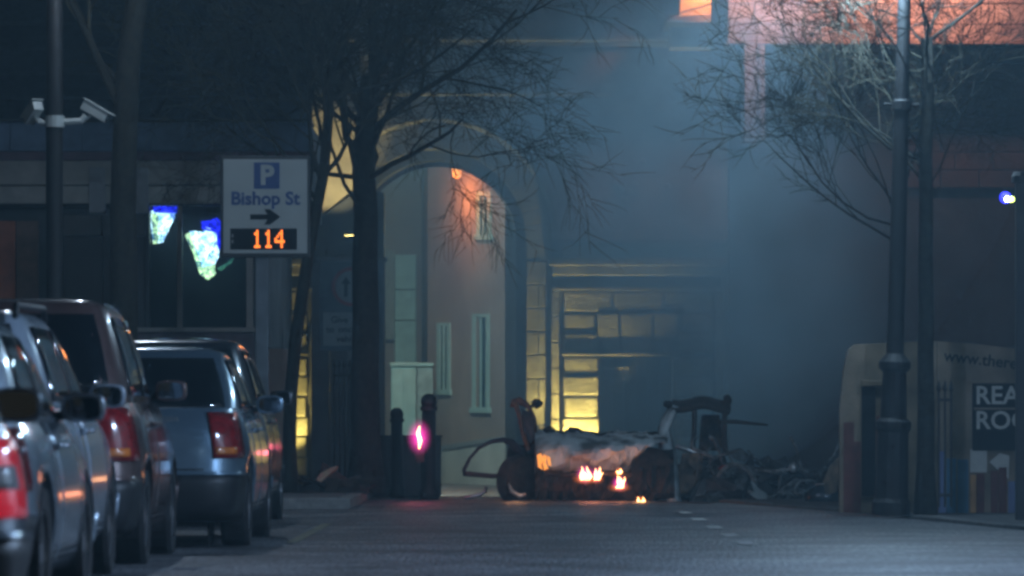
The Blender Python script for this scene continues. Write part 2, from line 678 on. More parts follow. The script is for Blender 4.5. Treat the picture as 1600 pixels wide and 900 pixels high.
def side_gateway(sgn):
    """pedestrian gateway; built for the right side (sgn=1) and mirrored about the arch centre"""
    def X(px):
        return GC + sgn * (gx(px) - GC)

    def blk(name, x0, x1, y0, y1, pro, m=M_STONE2, bev=0.035, back=0.3, jit=0.0):
        a, b = sorted((X(x0), X(x1)))
        p = pro + random.uniform(-jit, jit)
        return MB().box((a, GD - p, gz(y1)), (b, GD + back, gz(y0))).build(name, m, gate, bevel=bev)
    # entablature
    blk('cornice', 858, 1135, 404, 416, 0.34, M_STONE, 0.03)
    blk('cornice', 862, 1130, 416, 431, 0.22, M_STONE, 0.03)
    blk('frieze', 866, 1126, 431.5, 449, 0.06, M_STONED, 0.01)
    blk('architrave', 862, 1128, 449.5, 454, 0.16, M_STONE, 0.01)
    # pilaster strip and dark channel
    y = 455
    while y < 770:
        h = 40 if y + 40 < 770 else 770 - y
        blk('pilaster_stone', 861, 873, y, y + h - 1, 0.12, M_STONE2, 0.02, jit=0.01)
        blk('pilaster_stone', 1118, 1130, y, y + h - 1, 0.12, M_STONE2, 0.02, jit=0.01)
        y += h
    # backing (mortar) with opening left free: x 935..1055, y 556..770
    blk('backing_wall', 873, 934, 454, 770, -0.02, M_STONED, 0)
    blk('backing_wall', 1056, 1118, 454, 770, -0.02, M_STONED, 0)
    blk('backing_wall', 934, 1056, 454, 556, -0.02, M_STONED, 0)
    # flat-arch blocks over the opening
    blk('lintel_stone', 881, 955, 457, 487, 0.05, jit=0.015)
    blk('lintel_stone', 959, 1036, 457, 487, 0.05, jit=0.015)
    blk('lintel_stone', 1040, 1114, 457, 487, 0.05, jit=0.015)
    blk('lintel_stone', 881, 929, 490, 518, 0.06, jit=0.015)
    blk('lintel_stone', 1066, 1114, 490, 518, 0.06, jit=0.015)
    blk('lintel_stone', 881, 934, 521, 551, 0.08, jit=0.015)
    blk('lintel_stone', 1062, 1114, 521, 551, 0.08, jit=0.015)
    for pts in ([(933, 490), (966, 490), (968, 551), (950, 551), (934, 522)], [(970, 490), (1020, 490), (1018, 551), (972, 551)],
                [(1024, 490), (1062, 490), (1058, 522), (1044, 551), (1022, 551)]):
        P = [(X(x), GD - 0.07, gz(y)) for x, y in pts]
        MB().prism(P, (0, 0.3, 0)).build('voussoir', M_STONE2, gate, bevel=0.02)
    # lintel drip edge
    blk('drip_edge', 878, 1060, 552, 556, 0.13, M_STONE, 0.01)
    # quoins on both jambs, pillowed
    ys_ = [558, 587, 619, 652, 682, 714, 744, 772]
    for i, (ya, yb) in enumerate(zip(ys_, ys_[1:])):
        e = (0, 3, -2, 4, 0, 2, -1)[i]
        for x0, x1 in ((881 - e * 0.5, 934 + e * 0.3), (1057 - e * 0.3, 1112 + e * 0.5)):
            blk('quoin_stone', x0, x1, ya + .9, yb - .9, 0.13, jit=0.03, bev=0.035)
    # reveal and door
    blk('reveal', 934.5, 938, 557, 770, -0.03, M_STONE, 0, back=1.0)
    blk('reveal', 1052, 1055.5, 557, 770, -0.03, M_STONE, 0, back=1.0)
    a, b = sorted((X(938.5), X(1051.5)))
    dm = MB()
    n = 6
    for k in range(n):
        xa = a + (b - a) * k / n
        xb = a + (b - a) * (k + 1) / n
        MB().box((xa + 0.006, GD + 0.7, gz(768)), (xb - 0.006, GD + 0.75 + 0.006 * (k % 2), gz(558))).build('door_plank', M_DARKDOOR, gate, bevel=0.006)
    a, b = sorted((X(940), X(985)))
    MB().box((a, GD + 0.6, gz(577)), (b, GD + 0.7, gz(573))).build('door_rail', M_STONE2, gate)


M_DARKDOOR = mat('dark_door', (0.06, 0.06, 0.065), 0.6, var=0.2)
side_gateway(1)
side_gateway(-1)

# uplights set in the ground at both side gateways (warm yellow)
def uplight(x, y, d, aimp, watts, label):
    p = at(x, 0, d)
    p.z = ground_z(d) + PH
    t = thing('ground_uplight', p, label, 'light', 'ground uplights at the gate')
    MB().lathe([(0.11, 0.0), (0.11, 0.05), (0.09, 0.06), (0.085, 0.045)], p, 16).build('housing', M_IRON, t)
    MB().lathe([(0.0, 0.046), (0.08, 0.05), (0.0, 0.056)], p, 16).build('lens', mat('uplight_lens', (1, .9, .5), .3, emis=(1, .8, .25), estr=12), t)
    lamp_light('uplight_lamp', p + Vector((0, 0, 0.16)), watts * 1.6, (1.0, 0.80, 0.22), 0.06, kind='SPOT', parent=t, aim=p + Vector((-.3, .3, 3)), spot=84, blend=.7)
    return t


uplight(914, 0, 85.45, None, 900, 'round ground uplight at the foot of the right gateway behind the wreck')
uplight(462, 0, 85.3, None, 210, 'round ground uplight at the foot of the left gateway behind the leaning tree')

# cream floodlit wall behind the left-hand trees
cw = thing('cream_wall', at(528, 760, 84.2), 'cream floodlit wall panel glimpsed between the two left tree trunks', 'wall')
m = MB()
m.prism([at(488, 160, 84.6), at(556, 150, 84.6), at(560, 290, 84.6), at(552, 296, 84.6), at(490, 345, 84.6)], (0, 0.9, 0))
m.build('render_face', M_CREAM if 'M_CREAM' in globals() else mat('cream_render', (0.62, 0.55, 0.40), 0.85, var=0.15, scale=3), cw)
m = MB()
m.prism([at(486, 350, 84.55), at(556, 300, 84.55), at(600, 300, 84.55), at(600, 410, 84.55), at(486, 410, 84.55)], (0, 0.9, 0))
m.build('sloping_coping', M_DARKWALL, cw)

p = at(548, 372, 82.4)
cl = thing('wall_washer', p, 'small warm wall-washer lamp behind the big tree trunk lighting the cream wall', 'lamp')
MB().box(p + Vector((-.12, 0, -.06)), p + Vector((.12, .12, .04))).build('housing', M_IRON, cl, bevel=.01)
MB().tube([p + Vector((0, .1, -.03)), p + Vector((0, 2.15, -.03))], .02, 6).build('bracket', M_IRON, cl)
MB().box(p + Vector((-.1, .01, .041)), p + Vector((.1, .11, .05))).build('lens', MATS['uplight_lens'], cl)
lamp_light('washer_light', p + Vector((0, .06, .12)), 260, (1.0, .84, .42), .06, kind='SPOT', parent=cl, aim=at(522, 262, 84.6), spot=38, blend=.4)

gk = thing('grey_screen_wall', at(545, 760, 83), 'plain grey-blue screen wall behind the give way sign and railing', 'wall')
M_SCREEN = mat('screen_grey', (.17, .21, .25), .8, var=.15, scale=2)
for k in range(4):
    xa, xb = 486 + k * 29, 486 + (k + 1) * 29
    MB().box((at(xa + .5, 0, 83).x, 83.0, -.25), (at(xb - .5, 0, 83).x, 83.25, at(0, 408, 83).z)).build('screen_panel', M_SCREEN, gk, bevel=.01)
MB().box((at(483, 0, 83).x, 82.93, at(0, 408, 83).z + .002), (at(605, 0, 83).x, 83.3, at(0, 402, 83).z)).build('coping', M_SCREEN, gk, bevel=.01)

# ------------------------------------------------------------------ street inside the gate
pk = thing('pink_building', at(735, 755, 96), 'pink rendered house with two narrow pale-framed windows seen through the gate arch', 'building')


def wallpt(x, y):
    """point on the pink wall, which comes nearer towards the right"""
    t = (x - 660) / 130.0
    d = 100 - 4 * t
    return at(x, y, d)


m = MB()
m.prism([wallpt(668, 770), wallpt(789, 770), wallpt(789, -30), wallpt(668, -30)], (0, 3.5, 0))
m.build('wall', M_PINK, pk)
m = MB()
nv = Vector((-.917, -.399, 0))
m.prism([wallpt(684, 765) + nv * .03, wallpt(790, 772) + nv * .03, wallpt(790, 684) + nv * .03, wallpt(740, 694) + nv * .03, wallpt(684, 702) + nv * .03], -nv * .04)
m.build('plinth', M_WHITEW, pk)
m = MB()
m.prism([wallpt(684, 704) + nv * .05, wallpt(790, 688) + nv * .05, wallpt(790, 681) + nv * .05, wallpt(684, 697) + nv * .05], -nv * .05)
m.build('plinth_band', M_GREYP, pk)


def arch_window(x0, x1, y0, y1):
    fr = MB()
    w = 5.5
    for (a, b, c, e) in ((x0, x0 + w, y0, y1), (x1 - w, x1, y0, y1), (x0 + w, x1 - w, y0, y0 + w), ((x0 + x1) / 2 - 1.2, (x0 + x1) / 2 + 1.2, y0 + w, y1 - w)):
        fr.prism([wallpt(a, e) + nv * .03, wallpt(b, e) + nv * .03, wallpt(b, c) + nv * .03, wallpt(a, c) + nv * .03], -nv * .05)
    f = fr.build('window_frame', M_TEALF, pk)
    s = MB()
    s.prism([wallpt(x0 - 2, y1 + 3) + nv * .06, wallpt(x1 + 2, y1 + 3) + nv * .06, wallpt(x1 + 2, y1 - w) + nv * .06, wallpt(x0 - 2, y1 - w) + nv * .06], -nv * .09)
    s.build('sill', M_TEALF, f)
    g = MB()
    g.prism([wallpt(x0 + w, y1 - w) + nv * .012, wallpt(x1 - w, y1 - w) + nv * .012, wallpt(x1 - w, y0 + w) + nv * .012, wallpt(x0 + w, y0 + w) + nv * .012], -nv * .015)
    g.build('pane', mat('teal_pane', (0.012, 0.05, 0.06), 0.9, var=0.2, spec=.05), f)


arch_window(684, 705, 504, 614)
arch_window(739, 766, 490, 642)
arch_window(746, 768, 300, 372)
m = MB()
m.tube([wallpt(664, 770), wallpt(664, 200)], 0.07, 8)
m.build('drainpipe', M_IRON, pk)

# orange wall lamp high inside the arch
p = wallpt(735, 268) + nv * 0.3
ol = thing('wall_lamp', p, 'orange sodium wall lamp glowing high on the pink house inside the arch', 'lamp')
MB().box(p + Vector((-.1, -.05, .10)), p + Vector((.1, .3, .16))).build('bracket', M_IRON, ol)
MB().lathe([(0.05, -.14), (0.09, -.06), (0.09, .04), (0.05, .1)], p, 12).build('globe', mat('sodium_globe', (1, .5, .2), .3, emis=(1.0, 0.30, 0.05), estr=4.0), ol, smooth=True)
lamp_light('sodium_light', p + nv * 0.22 + Vector((0, 0, -.5)), 120, (1.0, 0.30, 0.07), 0.3, parent=ol)

# pale pilastered house further left inside the gate
wh = thing('pale_house', at(630, 755, 106), 'pale house corner with a bright white pilaster left of the pink house', 'building')
MB().box(at(545, 770, 106), at(662, -30, 106) + Vector((0, 4, 0))).build('wall', M_PINK, wh)
z0 = at(0, 566, 105.8).z
for i, (ya, yb) in enumerate(((398, 452), (453.5, 500), (501.5, 566), (567.5, 630), (631.5, 690))):
    MB().box(at(617, yb, 105.6), at(650, ya, 105.6) + Vector((0, .4, 0))).build('pilaster_stone', mat('teal_lit_white', (.62, .84, .78), .7, var=.1), wh, bevel=0.015)  # white pilaster, the lamp's teal light put into its colour
MB().box(at(600, 530, 105.7), at(616, 392, 105.7) + Vector((0, .3, 0))).build('panel', M_FASCC, wh)
cab = thing('utility_cabinet', at(630, 690, 99), 'tall pale utility cabinet standing left of its smaller neighbour inside the gate', 'cabinet', 'utility cabinets inside the gate')
MB().box(at(611, 690, 99), at(650, 572, 99) + Vector((0, .4, 0))).build('body', M_TEALF, cab, bevel=.01)
MB().box(at(609, 572, 98.95), at(652, 566, 98.95) + Vector((0, .5, 0))).build('lid', M_TEALF, cab, bevel=.01)
for xa, xb in ((613.5, 629.5), (631, 648)):
    MB().box(at(xa, 686, 98.97), at(xb, 577, 98.97) + Vector((0, .03, 0))).build('door', M_TEALF, cab, bevel=.005)
cab = thing('utility_cabinet', at(664, 690, 98.2), 'grey-green utility cabinet nearest the pink house inside the gate', 'cabinet', 'utility cabinets inside the gate')
MB().box(at(652, 690, 98.2), at(676, 572, 98.2) + Vector((0, .4, 0))).build('body', mat('cabinet_green', (.35, .42, .40), .5), cab, bevel=.01)
MB().box(at(651, 572, 98.15), at(677, 567, 98.15) + Vector((0, .5, 0))).build('lid', M_TEALF, cab, bevel=.01)
MB().box(at(654, 686, 98.17), at(674, 578, 98.17) + Vector((0, .03, 0))).build('door', mat('cabinet_green', (.35, .42, .40), .5), cab, bevel=.005)

# street lantern inside the walls that floods the pink house (its head hangs behind the gate's attic)
p = at(645, 190, 92.5)
fl = thing('hanging_lantern', p, 'pale lantern hanging in the arch passage', 'lamp')
MB().lathe([(0.05, .16), (0.12, .12), (0.10, -.12), (0.04, -.16)], p, 8).build('lantern_glass', mat('lantern_glass_cool', (1, 1, 1), .3, emis=(.75, 1, .9), estr=2), fl)
MB().tube([p + Vector((0, 0, .16)), p + Vector((0, 0, 0.9)), p + Vector((0, -3.5, 0.9))], 0.015, 6).build('hanger', M_IRON, fl)
lamp_light('lantern_light', p + Vector((0, 0, -.25)), 950, (0.74, 1.0, 0.90), 0.12, parent=fl)

# ================================================================== city wall and houses beyond
cwall = thing('city_wall', (12, 90, -0.3), 'dark rubble city wall running right from the gate', 'wall')
MB().box((GC + half_gate + 0.02, 87.2, -0.4), (40, 90, 6.2)).build('wall_face', M_DARKWALL, cwall)
MB().box((GC + half_gate + 0.02, 87.0, 6.2), (40, 90.1, 6.5)).build('coping', M_DARKWALL, cwall, bevel=.03)
cwall = thing('city_wall', (-20, 90, -0.3), 'dark rubble city wall running left behind the low shop', 'wall')
MB().box((-40, 87.2, -0.4), (GC - half_gate - 0.02, 90, 6.2)).build('wall_face', M_DARKWALL, cwall)
MB().box((-40, 87.0, 6.2), (GC - half_gate - 0.02, 90.1, 6.5)).build('coping', M_DARKWALL, cwall, bevel=.03)

# salmon building, top right
SB = 72.0
sb = thing('salmon_building', at(1340, 740, SB), 'building with salmon stone-panelled upper storey lit orange at the top right', 'building')
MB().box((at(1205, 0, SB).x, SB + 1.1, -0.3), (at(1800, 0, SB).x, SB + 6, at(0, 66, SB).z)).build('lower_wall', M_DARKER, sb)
MB().box((at(1137, 0, SB).x, SB + 0.05, at(0, 66, SB).z), (at(1800, 0, SB).x, SB + 6, at(0, -190, SB).z)).build('upper_backing', M_STONED, sb)
cxs = [1137, 1225, 1322, 1420, 1505, 1600, 1690, 1780, 1870]
cys = [66, 38, 6, -26, -58, -92, -126, -160]
for r, (yb, yt) in enumerate(zip(cys, cys[1:])):
    sh = 0 if r % 2 == 0 else -46
    for xa, xb in zip(cxs, cxs[1:]):
        xa2, xb2 = xa + sh, xb + sh
        xa2 = max(xa2, 1137)
        xb2 = min(xb2, 1800)
        if xb2 - xa2 < 8:
            continue
        a = at(xa2 + .7, yb - .7, SB)
        b = at(xb2 - .7, yt + .7, SB)
        MB().box((a.x, SB - random.uniform(.0, .012), a.z), (b.x, SB + .08, b.z)).build('wall_panel', M_SALMON, sb, bevel=.012)
MB().box((at(1134, 0, SB).x, SB - .1, at(0, 69, SB).z), (at(1800, 0, SB).x, SB + .2, at(0, 66.3, SB).z)).build('drip_course', M_SALMON, sb)
# corner pilaster with half-round edge
MB().box(at(1163, 222, SB - .12), at(1184, 69.5, SB - .12) + Vector((0, 1.1, 0))).build('corner_pilaster', M_SALMON, sb, bevel=.02)
MB().tube([at(1190, 218, SB - .15), at(1190, 71, SB - .15)], 0.05, 10).build('drainpipe', M_SALMON, sb)
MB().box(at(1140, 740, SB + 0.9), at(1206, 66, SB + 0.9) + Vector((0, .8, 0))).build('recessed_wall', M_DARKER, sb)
# red-brown return wall at right
z1 = at(0, 66, SB).z
for r in range(8):
    ya, yb = 70 + r * 28, 70 + (r + 1) * 28
    for xa, xb in ((1418, 1470), (1470, 1530), (1530, 1600), (1600, 1680)):
        s2 = 0 if r % 2 else 22
        a, b = at(xa + s2 + .7, yb - .7, SB + 1.0), at(xb + s2 - .7, ya + .7, SB + 1.0)
        MB().box((a.x, SB + 1.0, a.z), (b.x, SB + 1.2, b.z)).build('wall_panel', mat('brown_brick', (.05, .03, .026), .9, scale=2.5, bump=.5, bscale=18), sb, bevel=.012)

# orange-lit gate parapet block between smoke and salmon building
pb = thing('parapet_block', at(1096, 26, 84), 'small parapet block glowing orange at the top edge right of centre', 'parapet')
a, b = at(1062, 25, 84), at(1131, -60, 84)
MB().box((a.x, 84, a.z), (b.x, 84.6, b.z)).build('stone_block', M_STONE2, pb, bevel=.02)
MB().box((at(1040, 0, 84).x, 83.85, at(0, 36, 84).z), (at(1136, 0, 84).x, 85.9, a.z - 0.002)).build('ledge', M_DARKWALL, pb, bevel=.02)
MB().tube([at(1058, 22, 83.7), at(1145, -4, 83.7), at(1300, -50, 83.7)], 0.018, 6).build('cable', M_IRON, pb)
MB().box((at(1050, 0, 84).x, 84.9, at(0, 40, 84).z - .3), (at(1126, 0, 84).x, 85.95, at(0, 36, 84).z - .002)).build('corbel', M_STONE, pb)
p = at(1096, -34, 83.4)
olp = thing('parapet_lamp', p, 'orange sodium lamp above the top edge, lighting the parapet block', 'lamp')
MB().lathe([(0.03, -.1), (0.1, -.05), (0.12, .04), (0.03, .1)], p, 12).build('globe', MATS['sodium_globe'], olp, smooth=True)
MB().tube([p + Vector((0, 0.05, .1)), p + Vector((0, .65, .12))], 0.02, 6).build('bracket', M_IRON, olp)
lamp_light('parapet_light', p + Vector((0, -.1, -.14)), 260, (1.0, 0.30, 0.08), 0.1, parent=olp, kind='SPOT', aim=p + Vector((0, 1.2, -1.0)), spot=75)
for (lx, where) in ((1176, 'leftmost'), (1290, 'second from left'), (1400, 'third from left'), (1505, 'rightmost')):
    p = at(lx, -72, SB - .9)
    olp = thing('facade_lamp', p, 'orange lamp above the top edge, %s of four on the salmon facade' % where, 'lamp', 'sodium lamps on the salmon facade')
    MB().lathe([(0.03, -.12), (0.1, -.05), (0.12, .04), (0.03, .1)], p, 12).build('globe', MATS['sodium_globe'], olp, smooth=True)
    MB().tube([p + Vector((0, 0.05, .1)), p + Vector((0, .95, .14))], 0.025, 6).build('bracket', M_IRON, olp)
    lamp_light('facade_light', p + Vector((0, -.05, -.16)), 130, (1.0, 0.52, 0.38), 0.1, parent=olp, kind='SPOT', aim=p + Vector((0, 1.0, -.8)), spot=130, blend=.8)
p = at(1275, -70, SB - .75)
fld = thing('floodlight', p, 'cool white floodlight fixed to the salmon building above the top edge', 'lamp')
MB().box(p + Vector((-.2, 0, -.14)), p + Vector((.2, .14, .14))).build('housing', M_IRON, fld, bevel=.02)
MB().box(p + Vector((-.17, -.012, -.11)), p + Vector((.17, -.002, .11))).build('lens', mat('flood_lens', (1, 1, 1), .3, emis=(.6, .85, 1), estr=10), fld)
MB().tube([p + Vector((0, .14, 0)), p + Vector((0, .8, .02))], .03, 6).build('bracket', M_IRON, fld)
lamp_light('flood_light', p + Vector((0, -.1, -.05)), 1500, (.52, .76, .98), .12, kind='SPOT', parent=fld, aim=at(930, 400, 68), spot=92, blend=.8)

# slate-roofed block behind the shop
sl = thing('slate_block', at(230, 740, 78), 'tall dark slate-roofed block rising behind the low shop at upper left', 'building')
MB().box((at(-300, 0, 78).x, 78, -.3), (at(404, 0, 78).x, 84, at(0, 196, 78).z)).build('wall', M_DARKWALL, sl)
M_SLATER = mat('roof_slate', (.045, .06, .085), .7, scale=8, bump=.5, bscale=20, var=.3)
za, zb_ = at(0, 196, 77.7).z, 11.8
for k in range(14):
    f0, f1 = k / 14, (k + 1) / 14
    ya, yb = 77.7 + 4.5 * f0, 77.7 + 4.5 * f1
    a_, b_ = za + (zb_ - za) * f0, za + (zb_ - za) * f1
    x0, x1 = at(-300, 0, 78).x, at(488, 0, 78).x
    MB().prism([(x0, ya - .05, a_), (x0, yb, b_), (x0, yb, b_ + .03), (x0, ya - .05, a_ + .05)], (x1 - x0, 0, 0)).build('slate_course', M_SLATER, sl)
MB().box((at(-300, 0, 78).x, 82.1, 11.79), (at(488, 0, 78).x, 82.4, 11.95)).build('ridge', M_SLATER, sl)

# rendered terrace along the right side of the street; outside the frame, it shows in the car paint and glass
tr = thing('rendered_terrace', (9.6, 22, 0), 'white rendered terrace beside the street outside the right edge', 'building')
MB().box((9.6, 4, 0), (14, 38, 6.5)).build('wall', M_WHITEW, tr)
MB().box((9.45, 4, 0), (9.6, 38, .7)).build('plinth', M_GREYP, tr)
MB().box((9.3, 4, 6.5), (14, 38, 6.75)).build('eaves', M_GREYP, tr)
for k in range(8):
    y0 = 6 + k * 4.0
    for z0 in (1.3, 4.1):
        w_ = MB().box((9.55, y0, z0), (9.6, y0 + 1.1, z0 + 1.5)).build('window', M_GLASSD, tr)
        MB().box((9.5, y0 - .1, z0 - .1), (9.6, y0 + 1.2, z0 - .002)).build('sill', M_GREYP, w_)

# ================================================================== low shop building, left
SD = 64.0
shop = thing('shop_building', at(245, 760, SD), 'low flat-roofed shop with dark plate-glass windows and pale fascia bands on the left', 'building')


def sx(x):
    return at(x, 0, SD).x


def sz(y):
    return at(0, y, SD).z


def sbox(name, x0, x1, y0, y1, pro, m, back=0.1, bev=0.01, par=None):
    return MB().box((sx(x0), SD - pro, sz(y1)), (sx(x1), SD + back, sz(y0))).build(name, m, par or shop, bevel=bev)


MB().box((sx(-250), SD + .9, 0), (sx(408), SD + 9, sz(192))).build('rear_block', M_DARKWALL, shop)
sbox('roof_fascia', -250, 487, 188, 192, .3, M_TRIM, back=1)
for xa, xb in ((-250, 18), (18.5, 130), (130.5, 240), (240.5, 362), (362.5, 484)):
    sbox('fascia_panel', xa, xb, 192.4, 237, .18, M_SLATE, back=.9, bev=.006)
sbox('fascia_band', -250, 484, 237.4, 251, .12, M_FASCP, back=.9)
for xa, xb in ((-250, 95), (96, 225), (226, 484)):
    sbox('fascia_board', xa, xb, 251.5, 289, .07, M_FASCC, back=.9, bev=.006)
    sbox('fascia_board', xa, xb, 291, 318, .04, M_FASCC, back=.9, bev=.006)
sbox('lintel', -250, 484, 318.5, 321, .0, M_TRIM, back=.9)
sbox('pier', 140, 165, 262, 333, .10, M_GREYP, back=.05)
sbox('pier', 212, 232, 262, 333, .10, M_GREYP, back=.05)
# windows
sbox('mullion', 277, 285, 322, 512, .06, mat('mullion_grey', (.32, .30, .27), .5, var=.1))
sbox('mullion', 385, 396, 322, 512, .06, MATS['mullion_grey'])
sbox('mullion', 228, 234, 322, 512, .05, M_TRIM)
sbox('window_sill', 205, 400, 512, 519, .12, MATS['mullion_grey'])
glass = bpy.data.materials.new('shop_glass')
glass.use_nodes = True
gb = glass.node_tree.nodes['Principled BSDF']
gb.inputs['Base Color'].default_value = (0.5, 0.6, 0.6, 1)
gb.inputs['Roughness'].default_value = 0.03
gb.inputs['Transmission Weight'].default_value = 1.0
gb.inputs['IOR'].default_value = 1.05
for xa, xb in ((235, 277), (285, 385)):
    MB().box((sx(xa), SD + .02, sz(511.8)), (sx(xb), SD + .03, sz(321.2))).build('pane', glass, shop)
for xa, xb in ((100, 160), (161, 227)):
    sbox('shutter_panel', xa, xb, 370, 512, .0, M_TRIM)
    sbox('shutter_box', xa, xb, 336, 368, .08, mat('shutter_grey', (.06, .06, .058), .6))
sbox('door_leaf', -120, 24, 345, 560, .0, M_ORANGE)
sbox('door_leaf', 26, 60, 345, 560, .02, mat('brown_door', (.16, .09, .06), .6))
sbox('end_pier', 398, 414, 333, 760, .05, M_DARKWALL)
MB().box((sx(408.5), SD + .9, sz(333)), (sx(484), SD + 4, sz(192.4))).build('canopy_soffit', M_DARKWALL, shop)
# base wall under the windows
sbox('stall_riser', 62, 398, 520, 760, .02, mat('plum_riser', (.13, .10, .12), .8))
sbox('stall_riser', 415, 450, 545, 760, .02, M_PINK)
# interior room seen through the panes
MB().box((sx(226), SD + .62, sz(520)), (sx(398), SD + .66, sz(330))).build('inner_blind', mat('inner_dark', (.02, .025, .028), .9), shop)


# glowing sheets that paint bright reflection-like patches of light in the shop window
def light_patch(cx_pts, label, d, estr):
    t = thing('window_light_patch', at(cx_pts[0][0], cx_pts[0][1], d), label, 'light', 'painted patches of light in the shop window')
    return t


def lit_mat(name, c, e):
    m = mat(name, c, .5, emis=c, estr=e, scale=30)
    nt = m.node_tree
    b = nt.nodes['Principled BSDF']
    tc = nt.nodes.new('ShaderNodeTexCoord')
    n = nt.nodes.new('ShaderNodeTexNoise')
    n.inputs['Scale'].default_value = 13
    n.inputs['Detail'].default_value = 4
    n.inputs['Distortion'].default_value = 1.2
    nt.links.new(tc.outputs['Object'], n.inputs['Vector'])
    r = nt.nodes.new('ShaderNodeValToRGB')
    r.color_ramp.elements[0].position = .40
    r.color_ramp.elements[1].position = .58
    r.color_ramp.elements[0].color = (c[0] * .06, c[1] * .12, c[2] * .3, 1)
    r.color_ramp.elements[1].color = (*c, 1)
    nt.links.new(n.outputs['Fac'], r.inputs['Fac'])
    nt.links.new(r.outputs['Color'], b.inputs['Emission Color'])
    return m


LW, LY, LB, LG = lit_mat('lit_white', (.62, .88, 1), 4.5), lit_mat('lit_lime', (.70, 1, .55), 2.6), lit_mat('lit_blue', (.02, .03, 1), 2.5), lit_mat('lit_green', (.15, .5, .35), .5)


def light_sheet(parent, name, pts, m, d):
    """crumpled light-patch sheet with thickness from an outline fan"""
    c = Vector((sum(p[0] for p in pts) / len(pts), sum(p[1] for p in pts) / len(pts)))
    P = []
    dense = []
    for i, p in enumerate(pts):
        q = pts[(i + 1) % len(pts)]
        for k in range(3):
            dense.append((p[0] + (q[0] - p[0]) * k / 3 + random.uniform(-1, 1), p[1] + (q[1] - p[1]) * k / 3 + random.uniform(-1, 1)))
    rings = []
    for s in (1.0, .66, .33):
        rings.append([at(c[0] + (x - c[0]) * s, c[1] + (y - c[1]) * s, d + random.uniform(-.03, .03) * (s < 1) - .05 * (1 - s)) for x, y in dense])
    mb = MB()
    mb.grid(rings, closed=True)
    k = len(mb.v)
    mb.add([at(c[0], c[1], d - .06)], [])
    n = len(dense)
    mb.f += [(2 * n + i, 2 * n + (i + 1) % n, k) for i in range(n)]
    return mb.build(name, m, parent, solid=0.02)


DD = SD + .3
t = light_patch([(253, 352)], 'small bright white-blue painted patch of light in the left shop pane', DD, 1)
light_sheet(t, 'blue_glow', [(242, 316), (276, 317), (278, 331), (240, 331)], LB, DD - .02)
light_sheet(t, 'white_glow', [(237, 330), (276, 330), (271, 345), (262, 362), (254, 379), (240, 381), (236, 352)], LW, DD)
light_sheet(t, 'lime_glow', [(237, 332), (247, 334), (250, 360), (247, 380), (239, 380)], LY, DD - .05)
t = light_patch([(322, 395)], 'large ragged white-blue painted patch of light in the right shop pane', DD, 1)
light_sheet(t, 'blue_glow', [(314, 346), (338, 341), (354, 350), (354, 376), (346, 392), (340, 388), (338, 360), (316, 358)], LB, DD - .02)
light_sheet(t, 'white_glow', [(296, 362), (318, 361), (324, 354), (341, 356), (342, 398), (336, 410), (330, 424), (318, 428), (308, 400)], LW, DD)
light_sheet(t, 'lime_glow', [(289, 368), (297, 362), (305, 382), (317, 420), (312, 428), (301, 396)], LY, DD - .05)
light_sheet(t, 'lime_glow_foot', [(318, 418), (334, 412), (337, 428), (326, 438), (313, 430)], LY, DD - .06)
light_sheet(t, 'trailing_wisp', [(338, 420), (352, 412), (366, 402), (362, 410), (346, 424)], LG, DD - .02)

# ================================================================== street furniture
# column with lamp head above the frame, and CCTV cameras on it
CDP = 50.0
colp = at(85, 0, CDP)
colx = colp.x
column = thing('lamp_column', (colx, CDP, PH), 'slim dark lamp column behind the parked cars at far left carrying cameras', 'street lamp')
MB().lathe([(0.13, 0), (0.13, .9), (.11, 1.0), (.085, 1.05), (.09, 4.0), (.08, 7.0)], (colx, CDP, PH), 14).build('pole', M_IRON, column, smooth=True)
MB().tube([(colx, CDP, 7.05), (colx + .15, CDP - .1, 7.35), (colx + .9, CDP - .9, 7.45)], .04, 8).build('arm', M_IRON, column)
MB().box((colx + .65, CDP - 1.35, 7.38), (colx + 1.05, CDP - .85, 7.5)).build('lamp_head', M_GREYP, column, bevel=.03)
MB().box((colx + .70, CDP - 1.30, 7.36), (colx + 1.0, CDP - .9, 7.378)).build('diffuser', mat('lamp_cool', (1, 1, 1), .3, emis=(.8, .9, 1), estr=20), column)
lamp_light('column_light', (colx + .85, CDP - 1.1, 7.26), 220, (0.66, 0.80, 1.0), .12, parent=column)


def cctv(p, yaw, pitch, label):
    t = thing('security_camera', p, label, 'security camera', 'security cameras on the lamp column')
    t.rotation_euler = (0, pitch, yaw)
    m = MB()
    m.box((-.15, -.055, -.055), (.15, .055, .055))
    m.build('housing', M_GREYC, t, bevel=.012, local=True)
    MB().box((-.17, -.065, .056), (.2, .065, .066)).build('sun_shield', M_GREYC, t, bevel=.003, local=True)
    MB().lathe([(.04, .15), (.045, .16), (.03, .165)], (0, 0, 0), 12, 'x').build('lens', M_GLASSD, t, local=True)
    MB().tube([(-.02, 0, -.055), (-.06, 0, -.14), (-.10, 0, -.17)], .018, 8).build('mount', M_GREYC, t, local=True)
    return t


